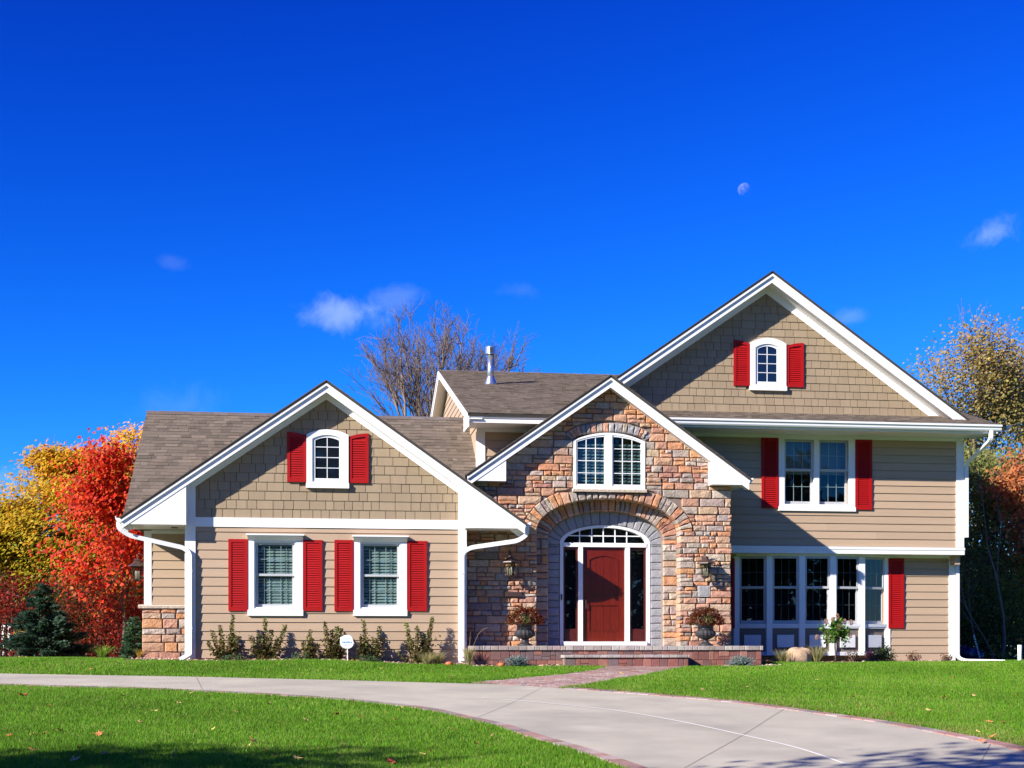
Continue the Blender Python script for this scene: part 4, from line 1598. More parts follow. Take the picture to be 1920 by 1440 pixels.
# ================================================================== main two-storey block
def main_block():
    xL, xR = 3.44, 14.724
    zeave, zsof = 5.385, 5.205
    pm = .312
    yr = 37.5
    zr = zeave + pm * (yr - YE)
    ex0, ex1 = 3.13, 15.10
    band0, band1 = 2.515, 2.665
    # upper wall
    W = rect(1459, 1602, 818, 957.4, YR2)
    O = rect(1470, 1590, 820, 946, YR2)
    Oz = (O[0], O[1], O[2], zsof - .10)
    wall = wall_sheet('siding_wall', xL, xR, band1, zsof + .1, YR2, [Oz])
    siding(wall, 8.6, xR - .165, band1 + .02, zsof - .075, .1755, YR2, [(W[0], W[1], W[2], 6)])
    siding(wall, xL + .18, 5.4, 3.9, zsof - .075, .1755, YR2, [])
    part_box('frieze_board', xL, xR, YR2 - .030, YR2, zsof - .075, zsof, WHITE)
    part_box('corner_board', xR - .165, xR + .02, YR2 - .045, YR2 + .12, band1 + .02, zsof - .076, WHITE)
    part_box('corner_board', xL - .02, xL + .17, YR2 - .045, YR2 + .10, 3.8, zsof - .076, WHITE)
    part_box('side_wall', xR - .12, xR, YR2 + .121, 44, 2.3, 5.4, SIDING)
    part_box('side_wall', xR - .12, xR, YR1 + .121, 44, -.3, 2.299, SIDING)
    part_box('side_wall', xL, xL + .12, YR2 + .121, 44, 2, 5.4, SIDING)
    part_box('rear_wall', xL + .12, xR - .12, 43.9, 44, -.3, 5.4, SIDING)
    sg = MB().prism_x([(YR2, 5.25), (44, 5.25), (yr, zr - .2)], xL + .001, xL + .119).build('side_gable', SIDING, HOUSE)
    MB().prism_x([(YR2, 5.25), (44, 5.25), (yr, zr - .2)], xR - .119, xR - .001).build('side_gable', SIDING, HOUSE)
    # lap boards on the part of the left gable end that shows
    z = 5.25
    while z < zr - .3:
        y0 = YE + (z - zeave + .25) / pm; y1 = 2 * yr - y0
        if y0 < yr:
            y0 = max(y0, YR2 + .05)
            pb = [(xL - .020, z), (xL + .0, z), (xL + .0, z + .17), (xL - .006, z + .17)]
            MB().prism(pb[::-1], y0, y1).build('siding_board', SIDING, sg)
        z += .1755
    # window pair
    x0, x1, z0, z1 = W
    y0 = YR2 - .045
    mb = MB()
    mid = (xw(1525, YR2) + xw(1535, YR2)) / 2
    mb.box(x0, O[0], y0, YR2 + .02, z0, zsof - .076); mb.box(O[1], x1, y0, YR2 + .02, z0, zsof - .076)
    mb.box(O[0], O[1], y0 + .001, YR2 + .02, z0, O[2]); mb.box(O[0], O[1], y0 + .001, YR2 + .02, zsof - .10, zsof - .076)
    mb.box(mid - .06, mid + .06, y0 + .002, YR2 + .09, O[2], zsof - .10)
    win = mb.build('window', WHITE, HOUSE)
    MB().prism_x([(YR2, z0 - .015), (y0 - .022, z0 - .015), (y0 - .022, z0 + .08), (YR2, z0 + .09)], x0 - .01, x1 + .01).build('window_sill', WHITE, win)
    for a, b in ((O[0], mid - .06), (mid + .06, O[1])):
        double_hung(win, a + .002, b - .002, O[2] + .002, zsof - .10, YR2 + .014, zm=zw(1530, 881.6, YR2), w=.05)
    interior(win, O[0], O[1], O[2], zsof - .10, YR2 + .125, .8)
    cu = MB()
    zz0, zz1 = zw(1530, 884, YR2), zsof - .1
    xx = O[0]
    while xx < O[1]:
        cu.box(xx, xx + .05, YR2 + .22 + .012 * math.sin(xx * 40), YR2 + .225 + .012 * math.sin(xx * 40), zz0 - .05, zz1)
        xx += .05
    cu.build('curtain', CURTAIN, win)
    for s in (rect(1427, 1458.6, 819, 953, YR2), rect(1602.4, 1633.5, 822.8, 956, YR2)):
        shutter(s[0], s[1], s[2], min(s[3], zsof - .08), YR2)
    # eave: soffit, fascia, gutter
    part_box('soffit', ex0 + .06, ex1 - .02, YE + .10, YR2 - .001, zsof, zsof + .02, WHITE)
    part_box('fascia_board', ex0 + .03, ex1, YE + .07, YE + .095, zsof - .015, zeave - .005, WHITE)
    part_box('fascia_shadow_board', ex0 + .03, 7.35, YE + .045, YE + .068, zsof + .085, zeave - .004, WHITE)
    prof = [(YE + .068, zeave - .15), (YE + .0, zeave - .15), (YE - .02, zeave - .12), (YE - .025, zeave - .085), (YE - .055, zeave - .055), (YE - .058, zeave - .012), (YE - .045, zeave - .01),
            (YE - .045, zeave - .05), (YE + .068, zeave - .05)]
    MB().prism_x(prof, 7.3, ex1 + .07).build('gutter', TRIMW, HOUSE)
    # main roof
    rp = roof_plane('roof', [(ex0, YE, zeave), (ex1, YE, zeave), (ex1, yr, zr), (ex0, yr, zr)], thick=.07)
    V = (0, 1, pm)
    Ls = math.hypot(yr - YE, zr - zeave)
    gx, gz, gp = 10.02, 8.795, .695
    shingle_field('roof_shingles', (ex0, YE, zeave), (1, 0, 0), V, ex1 - ex0, Ls, rp,
                  keep=lambda a, b, P: P.z > gz - gp * abs(P.x - gx) - .15 or P.y < YR2 + .1, expo=.135)
    roof_plane('roof', [(ex0, yr, zr), (ex1, yr, zr), (ex1, 45.0, zeave), (ex0, 45.0, zeave)], thick=.07)
    cap = MB()
    x = ex0
    while x < 9:
        x2 = min(x + .3, 9)
        g = random.uniform(.85, 1.25)
        cap.add([(x, yr - .15, zr - .03), (x2, yr - .15, zr - .035), (x2, yr, zr + .015), (x, yr, zr + .028), (x, yr + .15, zr - .03), (x2, yr + .15, zr - .035)],
                [(0, 1, 2, 3), (3, 2, 5, 4)], tuple(c * g for c in (.15, .12, .105)))
        x = x2
    cap.build('ridge_cap', ROOFM, HOUSE, kind='stuff')
    for xa in (ex0, ex1):
        s = 1 if xa == ex0 else -1
        for (ya, yb) in ((YE + .02, yr), (45.0, yr)):
            za = zeave
            q = sorted((xa + s * .0, xa + s * .03))
            MB().prism_x([(ya, za - .20), (yb, zr - .20), (yb, zr - .015), (ya, za - .015)], q[0], q[1]).build('rake_board', WHITE, HOUSE)
            q = sorted((xa - s * .022, xa - s * .001))
            MB().prism_x([(ya, za - .085), (yb, zr - .085), (yb, zr - .012), (ya, za - .012)], q[0], q[1]).build('rake_shadow_board', WHITE, HOUSE)
            q = sorted((xa + s * .031, xL if s > 0 else xR))
            MB().prism_x([(ya, za - .13), (yb, zr - .13), (yb, zr - .11), (ya, za - .11)], q[0], q[1]).build('rake_soffit', WHITE, HOUSE)
    MB().prism_x([(YE + .02, zeave - .30), (YE + .95, zsof - .10), (YE + .95, zeave + .05), (YE + .02, zeave - .19)], ex0 + .002, ex0 + .028).build('eave_return', WHITE, HOUSE)
    # vent pipe with flashing and cap
    vx, vy = xw(920, 34.9), 34.9
    vz = zeave + pm * (vy - YE)
    hp = zw(920, 650, vy) - vz
    vp = MB().lathe([(.085, -.05), (.085, hp - .20)], (vx, vy, vz), 20)
    vp.lathe([(.16, -.05), (.15, .02), (.095, .17), (.088, .20)], (vx, vy, vz), 20)
    v = vp.build('vent_pipe', GALV, rp, smooth=True)
    vc = MB().lathe([(.088, hp - .20), (.135, hp - .19), (.135, hp - .02), (.12, hp), (.0, hp + .01)], (vx, vy, vz), 20)
    vc.build('vent_cap', GALV, v)
    MB().box(vx - .03, vx + .03, vy - .142, vy - .13, vz + hp - .17, vz + hp - .04).build('vent_slot', BLACKM, v)

    # ---- upper gable standing on the roof
    xl, xr = 5.40, 14.64
    top = lambda x: gz - .19 - gp * abs(x - gx)
    zb = zeave + pm * (YR2 - YE)
    gw = MB().prism([(5.9, zb - .1), (14.2, zb - .1), (14.2, max(zb - .05, top(14.2))), (gx, top(gx)), (5.9, max(zb - .05, top(5.9)))], YR2, YR2 + .12).build('shingle_wall', LAPGAP, HOUSE)
    G = rect(1405.3, 1472.3, 634.6, 731.9, YR2)
    sp = zw(1439, 645, YR2)
    clips = [(gp, 1, gz - .20 + gp * gx), (-gp, 1, gz - .20 - gp * gx)]
    wall_shingles(gw, 6.3, 14.2, zb + .005, 8.7, .1725, YR2, [(G[0] + .03, G[1] - .03, G[2] + .02, sp)], clips, limit=300)
    arched_window(G, sp, YR2, rect(1419.5, 1455.5, 650, 716.5, YR2), (rect(1374.8, 1405, 638.6, 723.8, YR2), rect(1473.4, 1505.6, 643.6, 726.6, YR2)))
    for sgn, xe in ((-1, xl - .02), (1, xr + .02)):
        ze = gz - gp * abs(xe - gx)
        roof_plane('roof', [(xe, YRF - .04, ze), (gx, YRF - .04, gz), (gx, 43.5, gz), (xe, 43.5, ze)], thick=.05)
    gable_front(gx, gz, xl, xr, gp, YRF, YR2, .235, .095, frieze=.17)
    part_box('flashing', 7.5, 14.2, YR2 - .05, YR2 - .001, zb - .02, zb + .012, SHINGLEW)

    # ---- jetty band
    part_box('trim_band', 8.79, xR + .03, YR2 - .05, YR1, band0, band1 - .05, WHITE)
    part_box('band_cap', 8.79, xR + .035, YR2 - .062, YR2 + .1, band1 - .052, band1 + .012, WHITE)
    # ---- lower wall
    bx0, bx1 = xw(1378, YR1) + .03, xw(1663, YR1)
    hole = (bx0 + .12, bx1 - .12, .25, band0 - .04)
    low = wall_sheet('siding_wall', 8.7, xR + .005, -.3, band0, YR1, [hole])
    siding(low, bx1 - .03, xR - .145, .07, band0 - .06, .1785, YR1, [])
    part_box('frieze_board', bx1 - .03, xR - .145, YR1 - .03, YR1, band0 - .06, band0, WHITE)
    part_box('corner_board', xR - .145, xR + .01, YR1 - .04, YR1 + .1, .07, band0, WHITE)
    part_box('foundation', bx1 - .05, xR - .02, YR1 - .01, YR1 + .15, -.3, .069, SIDING)
    s = rect(1664.5, 1693.4, 1047.5, 1178, YR1)
    shutter(s[0], s[1], s[2], min(s[3], band0 - .065), YR1)
    s = rect(1340, 1376.5, 1047.5, 1178, YR1)
    shutter(s[0], s[1], s[2], min(s[3], band0 - .065), YR1)
    bow(bx0, bx1, band0)
    # ---- right downspouts
    zg = zeave - .15
    d = bend([(xw(1858, YE + .02), YE + .02, zg + .02), (xw(1858, YE + .02), YE + .02, zg - .20), (xR + .07, YR2 - .06, zg - .62), (xR + .07, YR2 - .06, zg - .85), (xR + .07, YR2 - .06, zw(1806, 1008, YR2))], .12)
    sweep('downspout', d, .075, .065, TRIMW)
    d = bend([(xR + .055, YR1 - .05, band0 - .002), (xR + .055, YR1 - .05, .14), (xR + .20, YR1 - .12, .06), (xR + .98, YR1 - .55, .045)], .12)
    sweep('downspout', d, .075, .06, TRIMW)


def bow(bx0, bx1, ztop):
    """five-light bow window on a panelled base"""
    n = 5
    cx, hw, sag = (bx0 + bx1) / 2, (bx1 - bx0) / 2, .36
    r = (hw * hw + sag * sag) / (2 * sag)
    a0 = math.asin(hw / r)
    pts = [(cx + r * math.sin(-a0 + 2 * a0 * i / n), YR1 - (r * math.cos(-a0 + 2 * a0 * i / n) - (r - sag))) for i in range(n + 1)]
    zs0, zs1 = zw(1500, 1177.5, YR1 - .3), zw(1500, 1169.5, YR1 - .3)
    zbot = zw(1500, 1229, YR1 - .3)
    zp = zw(1500, 1222, YR1 - .3)
    win = MB()
    poly = pts + [(bx1, YR1 + .02), (bx0, YR1 + .02)]
    win.prism_z([(x, y) for x, y in poly], ztop - .05, ztop - .002)
    win.prism_z([(x, y - .03) for x, y in pts] + [(bx1, YR1 + .02), (bx0, YR1 + .02)], zs0 + .03, zs1)
    win.prism_z([(x, y) for x, y in poly], zbot, zp)
    w = win.build('bow_window', WHITE, HOUSE)
    for i, (x, y) in enumerate(pts):
        t = .075
        mb = MB()
        mb.prism_z([(x - t, y + .05), (x - t * .9, y - .035), (x + t * .9, y - .035), (x + t, y + .05)], zbot + .002, ztop - .051)
        mb.build('mullion_post', WHITE, w)
    global MUNT
    pale, MUNT = MUNT, mat('muntin_dark', (.20, .185, .17), .5)
    for i in range(n):
        A, B = Vector((*pts[i], 0)), Vector((*pts[i + 1], 0))
        d = (B - A).normalized(); nrm = Vector((d.y, -d.x, 0))
        L = (B - A).length
        M = Matrix(((d.x, -nrm.x, 0, A.x), (d.y, -nrm.y, 0, A.y), (0, 0, 1, 0), (0, 0, 0, 1)))

        def tf(o):
            me = o.data
            me.transform(M)
        e = .07
        z0, z1 = zs1 + .005, ztop - .055
        zm = zw(1500, 1101.6, YR1 - .3)
        before = set(w.children)
        double_hung(w, e, L - e, z0, z1, .0, zm=zm, w=.05)
        MB().box(e - .02, L - e + .02, .012, .03, zp, zs0 + .03).build('base_panel', PANELT, w)
        bc = L / 2
        MB().box(bc - .19, bc + .19, -.028, .013, zp + .10, zp + .385).build('panel_block', WHITE, w)
        MB().box(e, L - e, -.02, .02, zs0 - .005, zs0 + .029).build('apron_rail', WHITE, w)
        for o in set(w.children) - before:
            tf(o)
    MUNT = pale
    x0, x1 = bx0 + .1, bx1 - .1
    interior(w, x0 + .1, x1 - .1, .6, ztop - .2, YR1 + .125, 1.6)
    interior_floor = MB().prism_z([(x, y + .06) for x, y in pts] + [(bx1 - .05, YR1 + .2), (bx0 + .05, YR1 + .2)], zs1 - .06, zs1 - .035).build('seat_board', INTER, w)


main_block()

# ================================================================== brick stoop
def stoop():
    y0, y1 = 28.30, YD
    x0, x1 = 3.02, xw(1428, 28.30)
    zt = .412
    S = thing('brick_stoop', 'low brick stoop with grey coping and one wide step before the front door', 'stoop', ((x0 + x1) / 2, y0, 0), world_parts=True)
    core = MB().box(x0 + .01, x1 - .01, y0 + .04, y1, -.2, zt - .075).build('core', MORTAR, S)
    deck = MB().box(x0 + .01, x1 - .01, y0 + .16, y1 + .02, zt - .074, zt - .004).build('deck', PAVER, S, color=(.30, .22, .19))
    sx0, sx1 = xw(1059, 27.92), xw(1291, 27.92)
    ys = 27.92
    MB().box(sx0 + .02, sx1 - .02, ys + .05, y0 + .05, -.2, .17).build('step_core', MORTAR, S)
    CO = [(.36, .31, .29), (.31, .25, .23), (.40, .36, .33), (.33, .27, .25)]
    BR = [(.25, .095, .075), (.21, .085, .07), (.17, .085, .08), (.28, .13, .10), (.15, .10, .10)]

    def eased(name, a, b, c, d, e, f, col, k=.008):
        v = []
        for (X0, X1, Y, Z0, Z1) in ((a + k, b - k, c, e + k, f - k), (a, b, c + k, e, f), (a, b, d, e, f)):
            v += [(X0, Y, Z0), (X1, Y, Z0), (X1, Y, Z1), (X0, Y, Z1)]
        fs = [(0, 1, 2, 3)] + [(i + j, i + (j + 1) % 4, i + 4 + (j + 1) % 4, i + 4 + j) for i in (0, 4) for j in range(4)]
        MB().add(v, [tuple(q) for q in fs]).build(name, PAVER, S, color=jit(random.choice(col), .12))
    # coping pavers on edge
    x = x0 - .03
    while x < x1:
        w = random.choice((.105, .16, .16, .21))
        eased('coping_paver', x + .003, min(x + w, x1 + .03) - .003, y0 - .03 + random.uniform(-.004, .004), y0 + .17, zt - .092, zt + random.uniform(-.003, .002), CO)
        x += w
    x = sx0 - .02
    while x < sx1:
        w = random.choice((.105, .16, .16, .21))
        eased('coping_paver', x + .003, min(x + w, sx1 + .03) - .003, ys - .03 + random.uniform(-.004, .004), y0 + .02, .17, .232 + random.uniform(-.003, .002), CO)
        x += w

    def bricks(xa, xb, y, za, zb):
        """mixed-size wall block facing"""
        x = xa
        while x < xb - .02:
            r = random.random()
            w = min(random.choice((.11, .17, .22)), xb - x)
            if xb - x - w < .06:
                w = xb - x
            if r < .45:
                zm = za + (zb - za) * random.choice((.5, .5, .38))
                parts = [(x, x + w, za, zm), (x, x + w, zm, zb)]
            else:
                parts = [(x, x + w, za, zb)]
            for (a, b, c, d) in parts:
                eased('brick', a + .003, b - .003, y + random.uniform(0, .008), y + .06, c + .003, d - .003, BR, .006)
            x += w
    bricks(x0, sx0 + .02, y0, .12, zt - .094); bricks(x0, sx0 + .02, y0, -.06, .12)
    bricks(sx1 - .02, x1, y0, .12, zt - .094); bricks(sx1 - .02, x1, y0, -.06, .12)
    bricks(sx0 + .02, sx1 - .02, y0 - .001, .232, zt - .094)
    bricks(sx0, sx1, ys, -.06, .168)


stoop()


# ================================================================== lanterns, urns
def make_lantern(label, loc, rz, group='matching wall lanterns'):
    """bracket at the wall (local +y), lantern hanging in front of it"""
    t = thing('wall_lantern', label, 'lantern', loc, rz, group)
    b = MB()
    b.lathe([(.0, 0), (.055, 0), (.055, .02), (.03, .03)], (0, 0, 0), 14)
    b.v = [(x, .0 - z, y + .10) for x, y, z in b.v]
    b.tube([(0, -.01, .10), (0, -.05, .14), (0, -.10, .24), (0, -.16, .275), (0, -.21, .24), (0, -.205, .185), (0, -.19, .17)], .009, 8)
    b.tube([(0, -.01, .06), (0, -.07, .05), (0, -.12, .10), (0, -.10, .15), (0, -.06, .14)], .007, 6)
    b.build('bracket', BLACKM, t, smooth=True)
    c = (0, -.20, 0)

    def hexr(r, z):
        return [(c[0] + r * math.cos(math.pi / 6 + k * math.pi / 3), c[1] + r * math.sin(math.pi / 6 + k * math.pi / 3), z) for k in range(6)]
    rf = MB()
    prof = [(.012, .19), (.022, .165), (.055, .15), (.065, .13), (.055, .12), (.115, .065), (.19, .02), (.195, .0), (.125, -.005)]
    vs = []
    for r, z in prof:
        vs += hexr(r, z)
    rf.add(vs, [(i * 6 + k, i * 6 + (k + 1) % 6, (i + 1) * 6 + (k + 1) % 6, (i + 1) * 6 + k) for i in range(len(prof) - 1) for k in range(6)] + [tuple(range(48, 54))])
    rf.build('lantern_roof', BLACKM, t)
    fr = MB()
    lo, hi = hexr(.085, -.27), hexr(.122, .0)
    for k in range(6):
        fr.tube([lo[k], hi[k]], .006, 5)
        fr.tube([lo[k], lo[(k + 1) % 6]], .007, 5)
        a, b_ = Vector(hi[k]), Vector(hi[(k + 1) % 6])
        fr.tube([a - Vector((0, 0, .02)), b_ - Vector((0, 0, .02))], .006, 5)
    vs = hexr(.088, -.275) + hexr(.06, -.30) + hexr(.012, -.32)
    fr.add(vs, [(i * 6 + k, i * 6 + (k + 1) % 6, (i + 1) * 6 + (k + 1) % 6, (i + 1) * 6 + k) for i in range(2) for k in range(6)] + [tuple(range(6)), tuple(range(12, 18))])
    fr.build('lantern_cage', BLACKM, t)
    for k in range(6):
        MB().add([lo[k], lo[(k + 1) % 6], hi[(k + 1) % 6], hi[k]], [(0, 1, 2, 3)]).build('pane', PANED, t)
    for dx, dy in ((-.035, -.01), (.03, -.03), (.005, .035)):
        MB().lathe([(.013, -.27), (.013, -.15), (.016, -.14), (.012, -.11), (.002, -.085)], (c[0] + dx, c[1] + dy, 0), 10).build('candle', BULB, t, smooth=True)
    return t


yl = YS - .06
make_lantern('bronze lantern on shaded stone wall left of the front door', (xw(956, yl - .2), yl, zw(956, 1056, yl)), 0)
make_lantern('bronze lantern on sunlit stone wall right of the front door', (xw(1323, yl - .2), yl, zw(1323, 1058, yl)), 0)
make_lantern('small bronze lantern on the far left corner of the house', (-3.61, 30.6, zw(264, 1062, 30.6)), R(-90))


def leaf_quads(C, size, rng_, up=.3, aspect=.6, curl=.15, normal=None):
    """leaf-shaped quads (kite) at centres C; returns verts, faces"""
    n = len(C)
    size = np.broadcast_to(size, (n,))
    nv = rng_.normal(size=(n, 3)); nv[:, 2] += up * 2
    if normal is not None:
        nv = nv + normal
    nv /= np.linalg.norm(nv, axis=1, keepdims=True)
    a = rng_.normal(size=(n, 3))
    a -= nv * (a * nv).sum(1, keepdims=True); a /= np.linalg.norm(a, axis=1, keepdims=True) + 1e-9
    b = np.cross(nv, a)
    L = size[:, None]
    p0 = C - a * L * .5
    p1 = C + b * L * aspect * .5 + nv * L * curl * .3 - a * L * .05
    p2 = C + a * L * .5 - nv * L * curl
    p3 = C - b * L * aspect * .5 + nv * L * curl * .3 - a * L * .05
    V = np.stack([p0, p1, p2, p3], 1).reshape(-1, 3)
    Fc = np.arange(n * 4).reshape(-1, 4)
    return V, Fc


def leaf_object(name, C, size, cols, rng_, parent, up=.3, aspect=.6, m=None, curl=.15, kind=None, normal=None):
    V, Fc = leaf_quads(np.asarray(C), size, rng_, up, aspect, curl, normal)
    return np_mesh(name, V, Fc, m or LEAF, np.asarray(cols), parent, kind)


def pick_cols(pal, n, rng_, jitter=.18):
    pal = np.array(pal, float)
    c = pal[rng_.integers(0, len(pal), n)]
    return np.clip(c * (1 + rng_.normal(0, jitter, (n, 1))) * (1 + rng_.normal(0, jitter * .4, (n, 3))), .001, .9)


def make_urn(label, x, y, seed):
    z = .412
    rg = np.random.default_rng(seed)
    U = thing('urn', label, 'urn', (x, y, z), 0, 'iron urns on the stoop')
    prof = [(.155, 0), (.155, .03), (.12, .045), (.075, .075), (.055, .11), (.06, .13), (.075, .145)]
    MB().lathe(prof, n=24).build('foot', URN, U, smooth=True)
    MB().lathe([(.07, .14), (.15, .17), (.205, .225), (.212, .265), (.175, .32)], n=32, flute=.035).build('bowl', URN, U)
    MB().lathe([(.172, .315), (.16, .36), (.168, .42), (.225, .465), (.23, .48), (.20, .485)], n=28).build('rim', URN, U, smooth=True)
    M = thing('chrysanthemum', 'dark red mum plant filling the iron urn ' + ('left' if seed % 2 else 'right') + ' of the door', 'plant', (x, y, z + .47), 0, 'potted red mums')
    n = 2600
    d = rg.normal(size=(n, 3)); d[:, 2] = np.abs(d[:, 2]); d /= np.linalg.norm(d, axis=1, keepdims=True)
    r = rg.uniform(.62, 1.03, n) ** .6
    lump = 1 + .10 * np.sin(d[:, 0] * 7 + seed) * np.sin(d[:, 2] * 6) + .08 * np.sin(d[:, 1] * 9)
    C = d * (r * lump)[:, None] * np.array((.375, .34, .37)); C[:, 2] -= .03
    dark = np.array([(.16, .022, .012), (.22, .035, .015), (.11, .018, .010), (.26, .06, .02), (.07, .025, .012)])
    green = np.array([(.07, .13, .02), (.05, .10, .02), (.09, .15, .03)])
    cols = dark[rg.integers(0, 5, n)]
    g = np.exp(-(((C[:, 0] + .02) / .13) ** 2 + ((C[:, 2] - .10) / .11) ** 2)) > rg.uniform(.25, 1, n)
    g |= rg.uniform(size=n) < .10
    cols = np.where(g[:, None], green[rg.integers(0, 3, n)], cols)
    leaf_object('flower_heads', C, rg.uniform(.025, .045, n), cols * (1 + rg.normal(0, .15, (n, 1))).clip(.5, 1.6), rg, M, up=.6, aspect=.85)
    st = MB()
    for k in range(16):
        a = rg.uniform(0, 6.28); q = rg.uniform(.1, .3)
        st.tube([(0, 0, -.02), (q * .5 * math.cos(a), q * .5 * math.sin(a), .1), (q * math.cos(a), q * math.sin(a), .22)], .006, 4)
    st.build('stems', BARK, M)


uy = 28.86
make_urn('black iron urn on the stoop left of the front door', xw(984, uy), uy, 1)
make_urn('black iron urn on the stoop right of the front door', xw(1323, uy), uy, 2)


# ================================================================== trees
def tubes_mesh(name, lines, m, parent):
    """lines: list of (points (k,3), radii (k,), sides) joined in one branch mesh"""
    V, Fc, o = [], [], 0
    for pts, rad, n in lines:
        k = len(pts)
        d = np.gradient(pts, axis=0); d /= np.linalg.norm(d, axis=1, keepdims=True) + 1e-9
        ref = np.array((0, 0, 1.)) if abs(d[0, 2]) < .85 else np.array((1., 0, 0))
        r = np.cross(d, ref); r /= np.linalg.norm(r, axis=1, keepdims=True) + 1e-9
        u = np.cross(r, d)
        an = 2 * np.pi * np.arange(n) / n
        ring = pts[:, None, :] + (r[:, None, :] * np.cos(an)[None, :, None] + u[:, None, :] * np.sin(an)[None, :, None]) * np.asarray(rad)[:, None, None]
        V.append(ring.reshape(-1, 3))
        i = np.arange(k - 1)[:, None] * n + np.arange(n)[None, :]
        j = np.arange(k - 1)[:, None] * n + (np.arange(n)[None, :] + 1) % n
        Fc.append(np.stack([i, j, j + n, i + n], -1).reshape(-1, 4) + o)
        o += k * n
    return np_mesh(name, np.concatenate(V), np.concatenate(Fc), m, parent=parent, smooth=True)


def grow(rg, p, d, L, r, lev, lines, tips, spread=.6, up=.25, kids=(3, 5), shrink=.68, wig=.14, minr=.006):
    k = 5
    pts = [np.array(p, float)]
    dd = np.array(d, float)
    for i in range(k):
        dd = dd + rg.normal(0, wig, 3); dd[2] += up * .12
        dd /= np.linalg.norm(dd)
        pts.append(pts[-1] + dd * L / k)
    pts = np.array(pts)
    rend = max(minr * .7, r * (.55 if lev > 0 else .35))
    rad = np.linspace(r, rend, k + 1)
    lines.append((pts, rad, 7 if r > .06 else (5 if r > .02 else 3)))
    if lev == 0:
        tips.append(pts)
        return
    if lev == 1:
        tips.append(pts)
    n = rg.integers(kids[0], kids[1] + 1)
    for j in range(n):
        t = rg.uniform(.35, 1.0) if j else 1.0
        q = pts[0] + 0
        idx = t * k
        i0 = int(min(k - 1, idx)); q = pts[i0] + (pts[i0 + 1] - pts[i0]) * (idx - i0)
        axis = rg.normal(size=3); base = (pts[i0 + 1] - pts[i0]); base /= np.linalg.norm(base)
        axis -= base * axis.dot(base); axis /= np.linalg.norm(axis)
        nd = base + axis * rg.uniform(.35, 1.0) * spread * (1.0 if j else .35)
        nd[2] += up * .3
        nd /= np.linalg.norm(nd)
        grow(rg, q, nd, L * rg.uniform(shrink - .1, shrink + .1), max(minr, rad[i0] * rg.uniform(.5, .68)), lev - 1, lines, tips, spread, up, kids, shrink, wig, minr)


def fit_skeleton(lines, h, rx, lean=0.):
    """scale a grown skeleton to the measured height and half width"""
    A = np.concatenate([l[0] for l in lines])
    sz = h / np.percentile(A[:, 2], 99.6)
    sx = min(1.6, rx / np.percentile(np.abs(A[:, :2]), 98))
    for l in lines:
        l[0][:, 2] *= sz
        l[0][:, :2] *= sx
        l[0][:, 0] += lean * np.clip(l[0][:, 2], 0, None) / h


def tree_root(name, label, x, y, cat='tree', group=None):
    return thing(name, label, cat, (x, y, tz(x, y)), 0, group)


